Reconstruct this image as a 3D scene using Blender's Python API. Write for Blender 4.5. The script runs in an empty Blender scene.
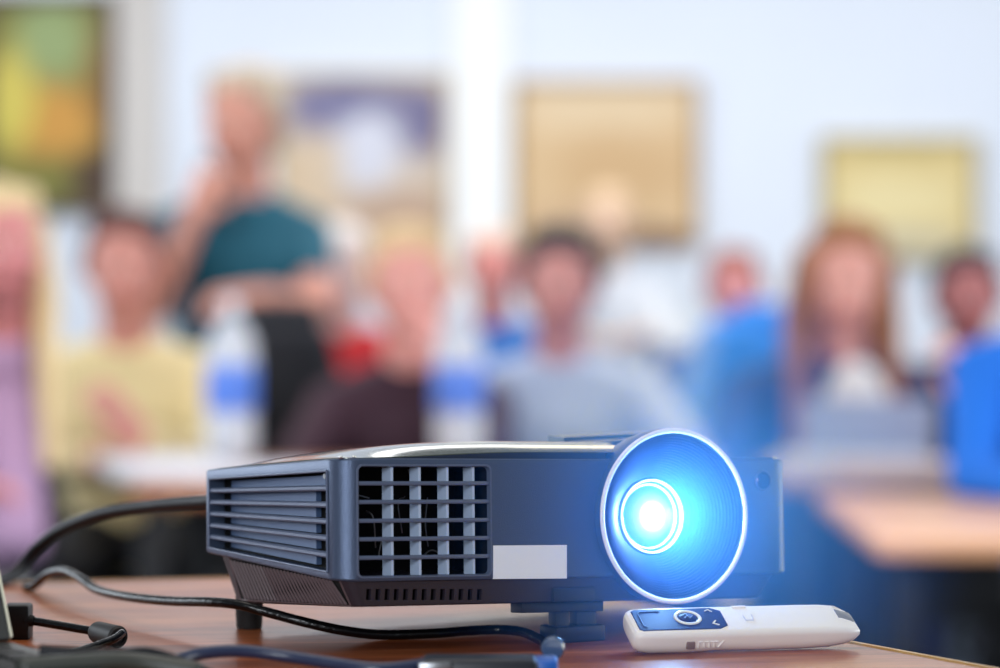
import bpy, bmesh, math, random
from mathutils import Vector, Matrix, Euler
random.seed(7)
S = bpy.context.scene
COL = S.collection
PI = math.pi
R = math.radians

# ------------------------------------------------------------------ camera, world, lights, exposure
F = 3200.0            # focal length in pixels of the 1000 px wide frame
HZ = 250.0            # row of the horizon
ZT = 0.97             # top of the near table
ZC = ZT + 0.2346      # height of the lens
cam = bpy.data.cameras.new('camera')
cam.sensor_width = 36.0
cam.lens = F / 1000 * 36
cam.shift_y = -(334 - HZ) / 1000
cam.clip_start = 0.05
cam.clip_end = 100
cam.dof.use_dof = True
cam.dof.focus_distance = 1.885
cam.dof.aperture_fstop = 3.8
cam_o = bpy.data.objects.new('camera', cam)
COL.objects.link(cam_o)
cam_o.location = (0, 0, ZC)
cam_o.rotation_euler = (R(90), 0, 0)
S.camera = cam_o

def at(px, py, Y):
    """world point seen at pixel (px, py) at depth Y"""
    return Vector(((px - 500) / F * Y, Y, ZC - (py - HZ) / F * Y))

w = bpy.data.worlds.new('World')
S.world = w
w.use_nodes = True
w.node_tree.nodes['Background'].inputs[0].default_value = (0.80, 0.90, 1.0, 1)
w.node_tree.nodes['Background'].inputs[1].default_value = 0.30

def area(name, loc, rot, size, size_y, power, col):
    l = bpy.data.lights.new(name, 'AREA')
    l.shape = 'RECTANGLE'; l.size = size; l.size_y = size_y
    l.energy = power; l.color = col
    o = bpy.data.objects.new(name, l); COL.objects.link(o)
    o.location = loc; o.rotation_euler = rot
    return o
# daylight window to the people's right, two added fill lights, ceiling lamps over the seats and over the near table
area('window_or_fill_light', (-4.6, 5.5, 2.0), (0, R(-90), 0), 1.8, 6.0, 150, (0.85, 0.93, 1.0))
area('ceiling_lamp', (0.3, 8.6, 2.9), (0, 0, 0), 5.0, 2.4, 115, (0.98, 0.98, 1.0))
area('ceiling_lamp', (0.0, 3.4, 2.8), (R(48), 0, 0), 4.0, 0.8, 92, (1.0, 0.97, 0.95))  # strengthened and tilted at the seats as extra front fill
area('ceiling_lamp', (-0.2, 2.3, 2.6), (0, 0, 0), 0.9, 0.9, 9, (1.0, 0.9, 0.8))
area('window_or_fill_light', (-1.3, -1.6, 1.9), (R(76), 0, R(-20)), 1.3, 1.0, 75, (0.88, 0.94, 1.0))  # added fill from the front left to highlight the casing's near corner
area('window_or_fill_light', (4.6, 4.8, 1.8), (0, R(90), 0), 1.6, 5.6, 170, (0.85, 0.93, 1.0))  # added light at the right to brighten the casing's right corner

S.view_settings.view_transform = 'Standard'
S.view_settings.look = 'None'
S.view_settings.gamma = 1
S.view_settings.use_curve_mapping = False
S.view_settings.exposure = 0.0
S.cycles.use_denoising = True
S.cycles.max_bounces = 8
S.cycles.volume_step_rate = 2.0
S.cycles.volume_bounces = 0
S.cycles.caustics_reflective = False
S.cycles.caustics_refractive = False
S.cycles.sample_clamp_indirect = 6

# ------------------------------------------------------------------ materials
def srgb(r, g, b):
    f = lambda c: (c / 255) / 12.92 if c / 255 <= 0.04045 else ((c / 255 + 0.055) / 1.055) ** 2.4
    return (f(r), f(g), f(b), 1)

def mat(name, col, rough=0.6, metal=0.0, spec=0.5, bump=0.0, bscale=200, vary=0.0, vscale=8, coat=0.0, trans=0.0, col2=None):
    m = bpy.data.materials.new(name); m.use_nodes = True
    nt = m.node_tree; b = nt.nodes['Principled BSDF']
    b.inputs['Base Color'].default_value = col
    b.inputs['Roughness'].default_value = rough
    b.inputs['Metallic'].default_value = metal
    b.inputs['Specular IOR Level'].default_value = spec
    b.inputs['Coat Weight'].default_value = coat
    b.inputs['Transmission Weight'].default_value = trans
    tc = nt.nodes.new('ShaderNodeTexCoord')
    if vary or col2:
        n = nt.nodes.new('ShaderNodeTexNoise'); n.inputs['Scale'].default_value = vscale
        n.inputs['Detail'].default_value = 3
        nt.links.new(tc.outputs['Object'], n.inputs['Vector'])
        mx = nt.nodes.new('ShaderNodeMix'); mx.data_type = 'RGBA'
        c2 = col2 or tuple(c * (1 - vary) for c in col[:3]) + (1,)
        mx.inputs['A'].default_value = col; mx.inputs['B'].default_value = c2
        rp = nt.nodes.new('ShaderNodeMapRange'); rp.inputs[1].default_value = 0.35; rp.inputs[2].default_value = 0.65
        nt.links.new(n.outputs['Fac'], rp.inputs[0]); nt.links.new(rp.outputs[0], mx.inputs['Factor'])
        nt.links.new(mx.outputs['Result'], b.inputs['Base Color'])
    if bump:
        n2 = nt.nodes.new('ShaderNodeTexNoise'); n2.inputs['Scale'].default_value = bscale
        nt.links.new(tc.outputs['Object'], n2.inputs['Vector'])
        bp = nt.nodes.new('ShaderNodeBump'); bp.inputs['Strength'].default_value = bump
        bp.inputs['Distance'].default_value = 0.001
        nt.links.new(n2.outputs['Fac'], bp.inputs['Height']); nt.links.new(bp.outputs[0], b.inputs['Normal'])
    return m

def wood_mat(name, c1, c2, c3, rot=0.0, rough=0.3, scale=1.0):
    m = bpy.data.materials.new(name); m.use_nodes = True
    nt = m.node_tree; b = nt.nodes['Principled BSDF']
    tc = nt.nodes.new('ShaderNodeTexCoord'); mp = nt.nodes.new('ShaderNodeMapping')
    mp.inputs['Rotation'].default_value = (0, 0, rot)
    nt.links.new(tc.outputs['Object'], mp.inputs['Vector'])
    mp2 = nt.nodes.new('ShaderNodeMapping'); mp2.inputs['Scale'].default_value = (1.2 * scale, 13 * scale, 13 * scale)
    nt.links.new(mp.outputs[0], mp2.inputs['Vector'])
    n1 = nt.nodes.new('ShaderNodeTexNoise'); n1.inputs['Scale'].default_value = 1.2; n1.inputs['Detail'].default_value = 4
    n1.inputs['Distortion'].default_value = 1.4
    nt.links.new(mp2.outputs[0], n1.inputs['Vector'])
    mp3 = nt.nodes.new('ShaderNodeMapping'); mp3.inputs['Scale'].default_value = (18 * scale, 420 * scale, 420 * scale)
    nt.links.new(mp.outputs[0], mp3.inputs['Vector'])
    n2 = nt.nodes.new('ShaderNodeTexNoise'); n2.inputs['Scale'].default_value = 1.0; n2.inputs['Detail'].default_value = 3
    nt.links.new(mp3.outputs[0], n2.inputs['Vector'])
    cr = nt.nodes.new('ShaderNodeValToRGB')
    cr.color_ramp.elements[0].position = 0.32; cr.color_ramp.elements[0].color = c1
    cr.color_ramp.elements[1].position = 0.68; cr.color_ramp.elements[1].color = c3
    e = cr.color_ramp.elements.new(0.5); e.color = c2
    nt.links.new(n1.outputs['Fac'], cr.inputs['Fac'])
    mx = nt.nodes.new('ShaderNodeMix'); mx.data_type = 'RGBA'; mx.blend_type = 'MULTIPLY'
    rp = nt.nodes.new('ShaderNodeMapRange'); rp.inputs[1].default_value = 0.5; rp.inputs[2].default_value = 0.68
    rp.inputs[3].default_value = 0.0; rp.inputs[4].default_value = 0.75
    nt.links.new(n2.outputs['Fac'], rp.inputs[0]); nt.links.new(rp.outputs[0], mx.inputs['Factor'])
    nt.links.new(cr.outputs['Color'], mx.inputs['A']); mx.inputs['B'].default_value = (0.35, 0.22, 0.17, 1)
    nt.links.new(mx.outputs['Result'], b.inputs['Base Color'])
    b.inputs['Roughness'].default_value = rough
    bp = nt.nodes.new('ShaderNodeBump'); bp.inputs['Strength'].default_value = 0.12; bp.inputs['Distance'].default_value = 0.0006
    nt.links.new(n2.outputs['Fac'], bp.inputs['Height']); nt.links.new(bp.outputs[0], b.inputs['Normal'])
    return m

M = dict(
    shell=mat('slate_plastic', srgb(78, 92, 118), 0.36, 0.5, bump=0.25, bscale=1400),
    louver=mat('louver_plastic', srgb(92, 104, 130), 0.45, 0.2, bump=0.15, bscale=1400),
    backing=mat('louver_backing', srgb(74, 96, 134), 0.5, 0.1),
    cover=mat('glossy_cover', srgb(88, 94, 82), 0.13, 0.45, coat=0.4),
    band=mat('seam_shade_band', srgb(30, 40, 62), 0.3, 0.1),
    chrome=mat('chrome', srgb(225, 228, 230), 0.15, 1.0),
    tray=mat('tray_plastic', srgb(44, 38, 48), 0.45, 0.0, bump=0.2, bscale=1400),
    rib=mat('tray_rib', srgb(92, 74, 78), 0.5),
    black=mat('black_plastic', srgb(14, 14, 16), 0.5),
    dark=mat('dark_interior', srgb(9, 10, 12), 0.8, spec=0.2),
    fin=mat('fin_plastic', srgb(186, 204, 232), 0.45, 0.1),
    wire=mat('heater_wire', srgb(120, 120, 122), 0.4, 0.7),
    foot=mat('foot_plastic', srgb(30, 32, 42), 0.45),
    rubber=mat('rubber', srgb(22, 20, 22), 0.7),
    hood=mat('hood_plastic', srgb(44, 50, 66), 0.4, 0.0, spec=0.35),
    rim=mat('rim_white', srgb(245, 250, 255), 0.25, 0.0),
    sticker=mat('white_sticker', srgb(236, 242, 252), 0.5),
    ir=mat('ir_glass', srgb(18, 22, 70), 0.08, coat=0.5),
    cable=mat('black_cable', srgb(7, 7, 9), 0.26, spec=0.35, bump=0.5, bscale=260),
    cable_far=mat('grey_black_cable', srgb(20, 21, 28), 0.5, spec=0.3),
    white=mat('white_plastic', srgb(250, 250, 255), 0.35),
    navy=mat('navy_gloss', srgb(18, 44, 112), 0.5, spec=0.25),
    grey=mat('grey_plastic', srgb(132, 136, 146), 0.4),
    brass=mat('edge_strip', srgb(196, 150, 80), 0.4, 0.1),
    laptop=mat('laptop_grey', srgb(70, 72, 72), 0.45, 0.3),
    keys=mat('keyboard_black', srgb(20, 21, 24), 0.55),
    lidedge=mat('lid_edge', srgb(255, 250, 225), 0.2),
    screen=mat('screen_black', srgb(12, 16, 34), 0.12),
    steel=mat('steel', srgb(150, 152, 156), 0.3, 0.9),
    blueplug=mat('blue_plug', srgb(24, 96, 190), 0.3),
)
M['table'] = wood_mat('reddish_wood', srgb(124, 60, 30), srgb(172, 94, 52), srgb(200, 124, 76), R(-8), 0.3)
M['table'].node_tree.nodes['Principled BSDF'].inputs['Specular IOR Level'].default_value = 0.27
M['bgwood'] = wood_mat('brown_wood', srgb(150, 92, 58), srgb(176, 112, 74), srgb(190, 130, 92), 0, 0.4, 0.4)

# ------------------------------------------------------------------ helpers
def mesh_obj(name, bm, m, parent=None, smooth=False, autosm=None):
    me = bpy.data.meshes.new(name)
    bm.normal_update()
    bm.to_mesh(me); bm.free()
    if m is not None:
        for x in (m if isinstance(m, (list, tuple)) else [m]): me.materials.append(x)
    o = bpy.data.objects.new(name, me); COL.objects.link(o)
    if parent is not None: o.parent = parent
    if smooth or autosm:
        me.polygons.foreach_set('use_smooth', [True] * len(me.polygons))
        if autosm: me.set_sharp_from_angle(angle=R(autosm))
    return o

def tag(o, label=None, cat=None, group=None, kind=None):
    if label: o['label'] = label
    if cat: o['category'] = cat
    if group: o['group'] = group
    if kind: o['kind'] = kind
    return o

def empty(name, loc, rot=(0, 0, 0)):
    o = bpy.data.objects.new(name, None); COL.objects.link(o)
    o.location = loc; o.rotation_euler = rot
    o.empty_display_size = 0.02
    return o

def copy_tree(o, parent=None):
    c = o.copy(); COL.objects.link(c)
    if parent is not None: c.parent = parent
    for ch in [x for x in COL.objects if x.parent == o]: copy_tree(ch, c)
    return c

def box(bm, c, s, rot=None, mi=0):
    r = bmesh.ops.create_cube(bm, size=1)
    mt = Matrix.Translation(c) @ (rot.to_4x4() if rot is not None else Matrix()) @ Matrix.Diagonal((s[0], s[1], s[2], 1))
    bmesh.ops.transform(bm, matrix=mt, verts=r['verts'])
    if mi:
        for f in {f for v in r['verts'] for f in v.link_faces}: f.material_index = mi
    return r['verts']

def rbox(c, s, bev=0.002, seg=3, rot=None):
    bm = bmesh.new(); box(bm, (0, 0, 0), s)
    bmesh.ops.bevel(bm, geom=bm.edges[:], offset=bev, segments=seg, profile=0.5, affect='EDGES')
    bmesh.ops.transform(bm, matrix=Matrix.Translation(c) @ (rot.to_4x4() if rot is not None else Matrix()), verts=bm.verts)
    return bm

def join(bm, other):
    me = bpy.data.meshes.new('tmp'); other.to_mesh(me); other.free(); bm.from_mesh(me); bpy.data.meshes.remove(me)

def basis(d):
    d = Vector(d).normalized()
    a = Vector((0, 0, 1)) if abs(d.z) < 0.9 else Vector((1, 0, 0))
    x = a.cross(d).normalized(); y = d.cross(x)
    return x, y, d

def cone(bm, a, b, ra, rb, seg=16, caps=True, mi=0):
    a = Vector(a); b = Vector(b); x, y, d = basis(b - a)
    A = [bm.verts.new(a + (x * math.cos(t) + y * math.sin(t)) * ra) for t in [2 * PI * i / seg for i in range(seg)]]
    B = [bm.verts.new(b + (x * math.cos(t) + y * math.sin(t)) * rb) for t in [2 * PI * i / seg for i in range(seg)]]
    fs = []
    for i in range(seg):
        j = (i + 1) % seg; fs.append(bm.faces.new((A[i], A[j], B[j], B[i])))
    if caps: fs.append(bm.faces.new(A[::-1])); fs.append(bm.faces.new(B))
    for f in fs: f.material_index = mi

def lathe(bm, prof, origin, axis=(0, 1, 0), seg=96, close=False):
    """prof: (radius, distance along the axis)"""
    x, y, d = basis(axis); o = Vector(origin); rings = []
    for r, h in prof:
        if r < 1e-6: rings.append([bm.verts.new(o + d * h)])
        else: rings.append([bm.verts.new(o + d * h + (x * math.cos(t) + y * math.sin(t)) * r) for t in [2 * PI * i / seg for i in range(seg)]])
    pairs = list(zip(rings, rings[1:]))
    if close: pairs.append((rings[-1], rings[0]))
    for A, B in pairs:
        for i in range(seg):
            j = (i + 1) % seg
            if len(A) == 1 and len(B) == 1: continue
            if len(A) == 1: bm.faces.new((A[0], B[j], B[i]))
            elif len(B) == 1: bm.faces.new((A[i], A[j], B[0]))
            else: bm.faces.new((A[i], A[j], B[j], B[i]))
    bmesh.ops.recalc_face_normals(bm, faces=bm.faces[:])

def spline(pts, n=10):
    pts = [Vector(p) for p in pts]; P = [pts[0] * 2 - pts[1]] + pts + [pts[-1] * 2 - pts[-2]]; out = []
    for i in range(1, len(P) - 2):
        for k in range(n):
            t = k / n; a, b, c, d = P[i - 1:i + 3]
            out.append(0.5 * ((2 * b) + (c - a) * t + (2 * a - 5 * b + 4 * c - d) * t * t + (3 * b - a - 3 * c + d) * t ** 3))
    out.append(pts[-1]); return out

def tube(bm, pts, r, seg=12, n=10, rfun=None):
    P = spline(pts, n); up = Vector((0, 0, 1)); prev = None; nx = None
    for i, p in enumerate(P):
        d = (P[min(i + 1, len(P) - 1)] - P[max(i - 1, 0)]).normalized()
        if nx is None: nx = up.cross(d).normalized() if abs(d.z) < 0.95 else Vector((1, 0, 0))
        nx = (nx - d * nx.dot(d)).normalized(); ny = d.cross(nx)
        rr = rfun(i / (len(P) - 1)) * r if rfun else r
        ring = [bm.verts.new(p + (nx * math.cos(t) + ny * math.sin(t)) * rr) for t in [2 * PI * k / seg for k in range(seg)]]
        if prev:
            for k in range(seg):
                j = (k + 1) % seg; bm.faces.new((prev[k], prev[j], ring[j], ring[k]))
        else: bm.faces.new(ring[::-1])
        prev = ring
    bm.faces.new(prev)

def evaluated(o):
    dg = bpy.context.evaluated_depsgraph_get(); dg.update()
    me = bpy.data.meshes.new_from_object(o.evaluated_get(dg))
    return me

def carve(o, cutters):
    for i, bmc in enumerate(cutters):
        bmesh.ops.recalc_face_normals(bmc, faces=bmc.faces[:])
        c = mesh_obj('cutter', bmc, None)
        c.parent = o.parent
        md = o.modifiers.new('b', 'BOOLEAN'); md.operation = 'DIFFERENCE'; md.solver = 'EXACT'; md.object = c
        me = evaluated(o); o.modifiers.clear(); old = o.data; o.data = me; bpy.data.meshes.remove(old)
        cm = c.data; bpy.data.objects.remove(c); bpy.data.meshes.remove(cm)
    return o

def rrect(x0, x1, y0, y1, rs, n=6):
    """rounded rectangle, radii for corners (x0,y0),(x1,y0),(x1,y1),(x0,y1), counter-clockwise"""
    out = []
    for (cx, cy, a0), r in zip(((x0, y0, 180), (x1, y0, 270), (x1, y1, 0), (x0, y1, 90)), rs):
        ox = cx + (r if cx == x0 else -r); oy = cy + (r if cy == y0 else -r)
        for k in range(n + 1):
            a = R(a0 + 90 * k / n); out.append((ox + r * math.cos(a), oy + r * math.sin(a)))
    return out

def loft(rings, cap=True):
    bm = bmesh.new(); V = [[bm.verts.new(p) for p in r] for r in rings]
    for A, B in zip(V, V[1:]):
        for i in range(len(A)):
            j = (i + 1) % len(A); bm.faces.new((A[i], A[j], B[j], B[i]))
    if cap: bm.faces.new(V[0][::-1]); bm.faces.new(V[-1])
    bmesh.ops.recalc_face_normals(bm, faces=bm.faces[:])
    return bm

# ------------------------------------------------------------------ room
def structure(name, bm, m, **k):
    o = mesh_obj(name, bm, m, **k); o['kind'] = 'structure'; return o
M['wall'] = mat('wall_paint', srgb(226, 232, 242), 0.8, vary=0.03, vscale=1.5)
M['pilaster'] = mat('pilaster_paint', srgb(246, 246, 244), 0.7)
M['pilaster2'] = mat('pilaster_cream', srgb(206, 200, 194), 0.7)
M['carpet'] = mat('carpet', srgb(40, 49, 60), 0.95, spec=0.1, bump=0.4, bscale=300, vary=0.15, vscale=6)
WY = 11.0
b = bmesh.new(); box(b, (0, 5, -0.03), (9.6, 12.4, 0.06)); structure('floor', b, M['carpet'])
b = bmesh.new(); box(b, (0, WY + 0.06, 1.5), (9.6, 0.12, 3.0)); structure('wall_back', b, M['wall'])
b = bmesh.new(); box(b, (-4.74, 5, 1.5), (0.12, 12.0, 3.0)); structure('wall_left', b, M['wall'])
b = bmesh.new(); box(b, (4.74, 5, 1.5), (0.12, 12.0, 3.0)); structure('wall_right', b, M['wall'])
b = bmesh.new(); box(b, (0, WY - 0.01, 0.05), (9.3, 0.02, 0.1)); structure('baseboard_back', b, M['pilaster'])
for i, (x0, x1, m) in enumerate(((116, 164, 'pilaster2'), (452, 510, 'pilaster'))):
    a, c = at(x0, 0, WY - 0.04).x, at(x1, 0, WY - 0.04).x
    b = bmesh.new(); box(b, ((a + c) / 2, WY - 0.02, 1.55), (c - a, 0.04, 2.9)); structure('trim_%d' % (i + 1), b, M[m])

def picture_mat(name, stops, scale, seed, rough=0.6, dist=0.8):
    m = bpy.data.materials.new(name); m.use_nodes = True; nt = m.node_tree; bs = nt.nodes['Principled BSDF']
    tc = nt.nodes.new('ShaderNodeTexCoord'); mp = nt.nodes.new('ShaderNodeMapping')
    mp.inputs['Location'].default_value = (seed, seed * 0.7, 0); nt.links.new(tc.outputs['Object'], mp.inputs['Vector'])
    n = nt.nodes.new('ShaderNodeTexNoise'); n.inputs['Scale'].default_value = scale; n.inputs['Detail'].default_value = 2
    n.inputs['Distortion'].default_value = dist
    nt.links.new(mp.outputs[0], n.inputs['Vector'])
    cr = nt.nodes.new('ShaderNodeValToRGB'); el = cr.color_ramp.elements
    el[0].position, el[0].color = stops[0]; el[1].position, el[1].color = stops[-1]
    for p, c in stops[1:-1]: e = el.new(p); e.color = c
    nt.links.new(n.outputs['Fac'], cr.inputs['Fac']); nt.links.new(cr.outputs['Color'], bs.inputs['Base Color'])
    bs.inputs['Roughness'].default_value = rough
    return m

def blobs(name, base, spots, rough=0.6):
    """canvas painted with soft blobs: spots = (x, z, rx, rz, colour) in canvas metres"""
    m = bpy.data.materials.new(name); m.use_nodes = True; nt = m.node_tree; bs = nt.nodes['Principled BSDF']
    tc = nt.nodes.new('ShaderNodeTexCoord'); cur = None
    n = nt.nodes.new('ShaderNodeTexNoise'); n.inputs['Scale'].default_value = 9; nt.links.new(tc.outputs['Object'], n.inputs['Vector'])
    ad = nt.nodes.new('ShaderNodeVectorMath'); ad.operation = 'MULTIPLY_ADD'
    ad.inputs[1].default_value = (0.12, 0.12, 0.12); nt.links.new(n.outputs['Color'], ad.inputs[0]); nt.links.new(tc.outputs['Object'], ad.inputs[2])
    for (x, z, rx, rz, c) in spots:
        s = nt.nodes.new('ShaderNodeVectorMath'); s.operation = 'SUBTRACT'; s.inputs[1].default_value = (x + 0.06, 0.06, z + 0.06)
        nt.links.new(ad.outputs[0], s.inputs[0])
        d = nt.nodes.new('ShaderNodeVectorMath'); d.operation = 'MULTIPLY'; d.inputs[1].default_value = (1 / rx, 0, 1 / rz)
        nt.links.new(s.outputs[0], d.inputs[0])
        l = nt.nodes.new('ShaderNodeVectorMath'); l.operation = 'LENGTH'; nt.links.new(d.outputs[0], l.inputs[0])
        mr = nt.nodes.new('ShaderNodeMapRange'); mr.inputs[1].default_value = 0.6; mr.inputs[2].default_value = 1.2
        mr.inputs[3].default_value = 1; mr.inputs[4].default_value = 0; nt.links.new(l.outputs['Value'], mr.inputs[0])
        mx = nt.nodes.new('ShaderNodeMix'); mx.data_type = 'RGBA'
        if cur is None: mx.inputs['A'].default_value = base
        else: nt.links.new(cur, mx.inputs['A'])
        mx.inputs['B'].default_value = c; nt.links.new(mr.outputs[0], mx.inputs['Factor']); cur = mx.outputs['Result']
    nt.links.new(cur, bs.inputs['Base Color']); bs.inputs['Roughness'].default_value = rough
    return m

def painting(x0, y0, x1, y1, canvas, fw, frame_m, label):
    Y = WY - 0.045
    p, q = at(x0, y0, Y), at(x1, y1, Y)
    W, H = q.x - p.x, p.z - q.z
    t = empty('painting', ((p.x + q.x) / 2, Y + 0.02, (p.z + q.z) / 2)); tag(t, label, 'painting')
    bm = bmesh.new(); box(bm, (0, -0.002, 0), (W - fw, 0.012, H - fw)); mesh_obj('canvas', bm, canvas, t)
    bm = bmesh.new()
    for sx in (-1, 1): box(bm, (sx * (W - fw) / 2, -0.008, 0), (fw, 0.03, H))
    for sz in (-1, 1): box(bm, (0, -0.008, sz * (H - fw) / 2), (W - 2 * fw, 0.03, fw))
    mesh_obj('frame', bm, frame_m, t)
    return t
fr_dark = mat('dark_frame', srgb(78, 60, 46), 0.5); fr_tan = mat('tan_frame', srgb(196, 176, 140), 0.5)
fr_gold = mat('gold_frame', srgb(176, 158, 106), 0.4)
cv1 = blobs('foliage_canvas', srgb(120, 118, 50), [
    (0.02, 0.22, 0.14, 0.16, srgb(150, 166, 110)), (0.02, -0.06, 0.2, 0.14, srgb(206, 150, 66)), (-0.13, -0.02, 0.1, 0.12, srgb(196, 188, 74)),
    (-0.12, 0.02, 0.08, 0.2, srgb(214, 196, 90)), (0.2, 0.1, 0.08, 0.2, srgb(150, 110, 50)), (0.2, -0.26, 0.14, 0.12, srgb(74, 50, 34)),
    (-0.05, 0.42, 0.3, 0.08, srgb(84, 84, 40))])
painting(-22, -8, 114, 214, cv1, 0.035, fr_dark, 'large framed painting of yellow and green foliage at the left end of the wall')
cv2 = blobs('dusk_canvas', srgb(212, 196, 178), [
    (-0.02, 0.18, 0.3, 0.12, srgb(120, 116, 150)), (0.2, 0.14, 0.12, 0.14, srgb(112, 106, 140)), (0.02, 0.05, 0.13, 0.14, srgb(214, 214, 224)),
    (-0.2, -0.1, 0.14, 0.2, srgb(214, 190, 160)), (0.15, -0.18, 0.25, 0.1, srgb(190, 160, 136))])
painting(276, 72, 449, 250, cv2, 0.022, fr_tan, 'painting with a purple top and pale patch on the wall behind the standing person')
cv3 = blobs('sand_canvas', srgb(216, 184, 140), [
    (0.0, 0.2, 0.4, 0.1, srgb(224, 198, 160)), (0.05, -0.02, 0.25, 0.14, srgb(206, 170, 124)), (0.18, -0.26, 0.16, 0.05, srgb(110, 76, 70)),  # the dark blob paints the frame's shade along the lower edge
    (-0.1, -0.22, 0.2, 0.08, srgb(200, 166, 130))])
painting(514, 80, 698, 248, cv3, 0.02, mat('brown_frame', srgb(166, 132, 84), 0.5), 'plain sandy orange painting with frame shade painted along its lower edge, middle of the wall')
cv4 = blobs('straw_canvas', srgb(222, 200, 140), [
    (0.0, 0.0, 0.24, 0.08, srgb(232, 214, 160)), (0.0, -0.17, 0.24, 0.08, srgb(200, 190, 160)), (0.0, 0.17, 0.26, 0.04, srgb(204, 182, 120))])
painting(822, 136, 978, 262, cv4, 0.024, fr_gold, 'pale straw yellow painting in a gold frame above the long haired person')

# ------------------------------------------------------------------ near table (tall trolley table)
A_ = Vector((-0.018, 2.320, 0)); d2 = Vector((0.484, -0.875, 0)); d1 = Vector((0.981, 0.193, 0))
Bp = A_ + d2 * 1.15; Cp = Vector((-0.95, 1.25, 0)); Dp = A_ - d1 * 1.0
def slab(pts, z0, z1):
    bm = bmesh.new()
    a = [bm.verts.new((p.x, p.y, z0)) for p in pts]; c = [bm.verts.new((p.x, p.y, z1)) for p in pts]
    bm.faces.new(a[::-1]); bm.faces.new(c)
    for i in range(len(pts)):
        j = (i + 1) % len(pts); bm.faces.new((a[i], a[j], c[j], c[i]))
    bmesh.ops.recalc_face_normals(bm, faces=bm.faces[:])
    return bm
tb = empty('projector_table', (0, 0, 0)); tag(tb, 'reddish brown wooden table with a brass coloured edge carrying the projector', 'table')
poly = [A_, Dp, Cp, Bp]
b = slab(poly, ZT - 0.028, ZT); bmesh.ops.bevel(b, geom=[e for e in b.edges if abs(e.verts[0].co.z - e.verts[1].co.z) < 1e-6], offset=0.0015, segments=2, affect='EDGES')
mesh_obj('tabletop', b, M['table'], tb)
def strip(p, q, wd=0.005):
    n = Vector((-(q - p).y, (q - p).x, 0)).normalized()
    if n.dot((p + q) / 2 - Vector((-0.2, 1.8, 0))) < 0: n = -n
    pts = [p, q, q + n * wd, p + n * wd]
    bm = slab(pts, ZT - 0.03, ZT + 0.0008)
    bmesh.ops.bevel(bm, geom=[e for e in bm.edges], offset=0.0008, segments=2, affect='EDGES')
    return bm
b = strip(A_, Bp)
for q in ((Bp, Cp), (Cp, Dp), (Dp, A_)): join(b, strip(*q))
mesh_obj('edge_strip', b, M['brass'], tb)
cen = (A_ + Bp + Cp + Dp) / 4
legm = mat('table_leg_dark', srgb(26, 26, 30), 0.5)
for p in poly:
    q = p + (cen - p) * 0.12
    b = bmesh.new(); box(b, (q.x, q.y, (ZT - 0.028) / 2), (0.05, 0.05, ZT - 0.028)); mesh_obj('leg', b, legm, tb)
ins = [p + (cen - p) * 0.1 for p in poly]
b = bmesh.new()
for i in range(4):
    p, q = ins[i], ins[(i + 1) % 4]; d = q - p
    box(b, ((p + q) / 2).to_tuple()[:2] + (ZT - 0.068,), (d.length, 0.02, 0.08), Matrix.Rotation(math.atan2(d.y, d.x), 3, 'Z'))
mesh_obj('apron', b, legm, tb)

# ------------------------------------------------------------------ projector
YAW = R(30)
P0 = Vector((-0.0914, 1.83, ZT + 0.0300))
RP = Matrix.Rotation(YAW, 3, 'Z') @ Matrix.Rotation(R(2.0), 3, 'Y') @ Matrix.Rotation(R(-4.5), 3, 'X')
pr = empty('projector', P0); pr.rotation_euler = RP.to_euler()
tag(pr, 'slate grey digital projector with a lit blue lens and louvred vents', 'projector')
W_, D_, H_ = 0.3165, 0.185, 0.0853
def local(p): return RP.inverted() @ (Vector(p) - P0)
sb = lambda v: 0.0142 + (0.0306 - 0.0142) * v / 0.18            # shell bottom
st = lambda v: H_ - 0.0031 * v / 0.18                            # shell top
def ring(x0, x1, y0, y1, rs, zf): return [(x, y, zf(y)) for x, y in rrect(x0, x1, y0, y1, rs, 8)]
rs = (0.015, 0.014, 0.006, 0.005)
k = 0.0016
sh = loft([ring(k, W_ - k, k, D_ - k, rs, sb), ring(k * .3, W_ - k * .3, k * .3, D_ - k * .3, rs, lambda v: sb(v) + k * .3), ring(0, W_, 0, D_, rs, lambda v: sb(v) + k),
           ring(0, W_, 0, D_, rs, lambda v: st(v) - 0.0012), ring(.0004, W_ - .0004, .0004, D_ - .0004, rs, lambda v: st(v) - .0004), ring(.0012, W_ - .0012, .0012, D_ - .0012, rs, st)])
shell = mesh_obj('casing', sh, M['shell'], pr)
LU, LW = 0.2250, 0.0508
# intake grille opening (front) and its cutters
def px_uw(px, py, v=0.0):
    """front-plane local (u, w) of a pixel"""
    o = Vector((0, 0, ZC)); d = at(px, py, 1.0) - o; d = d / 1.0
    n = RP @ Vector((0, 1, 0)); q = RP @ Vector((0, v, 0)) + P0
    t = (q - o).dot(n) / d.dot(n); L = local(o + d * t); return L.x, L.z
def px_vw(px, py, u=0.0):
    o = Vector((0, 0, ZC)); d = at(px, py, 1.0) - o
    n = RP @ Vector((1, 0, 0)); q = RP @ Vector((u, 0, 0)) + P0
    t = (q - o).dot(n) / d.dot(n); L = local(o + d * t); return L.y, L.z
gu0, gw1 = px_uw(358, 466); gu1, gw0 = px_uw(491, 577)
gw0 = px_uw(358, 577)[1]; gw1b = px_uw(491, 466)[1]; gw1 = (gw1 + gw1b) / 2
gc = [(x, z) for x, z in rrect(gu0, gu1, gw0, gw1, (.003,) * 4, 5)]
cut1 = loft([[(x, -0.01, z) for x, z in gc], [(x, 0.045, z) for x, z in gc]])
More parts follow.
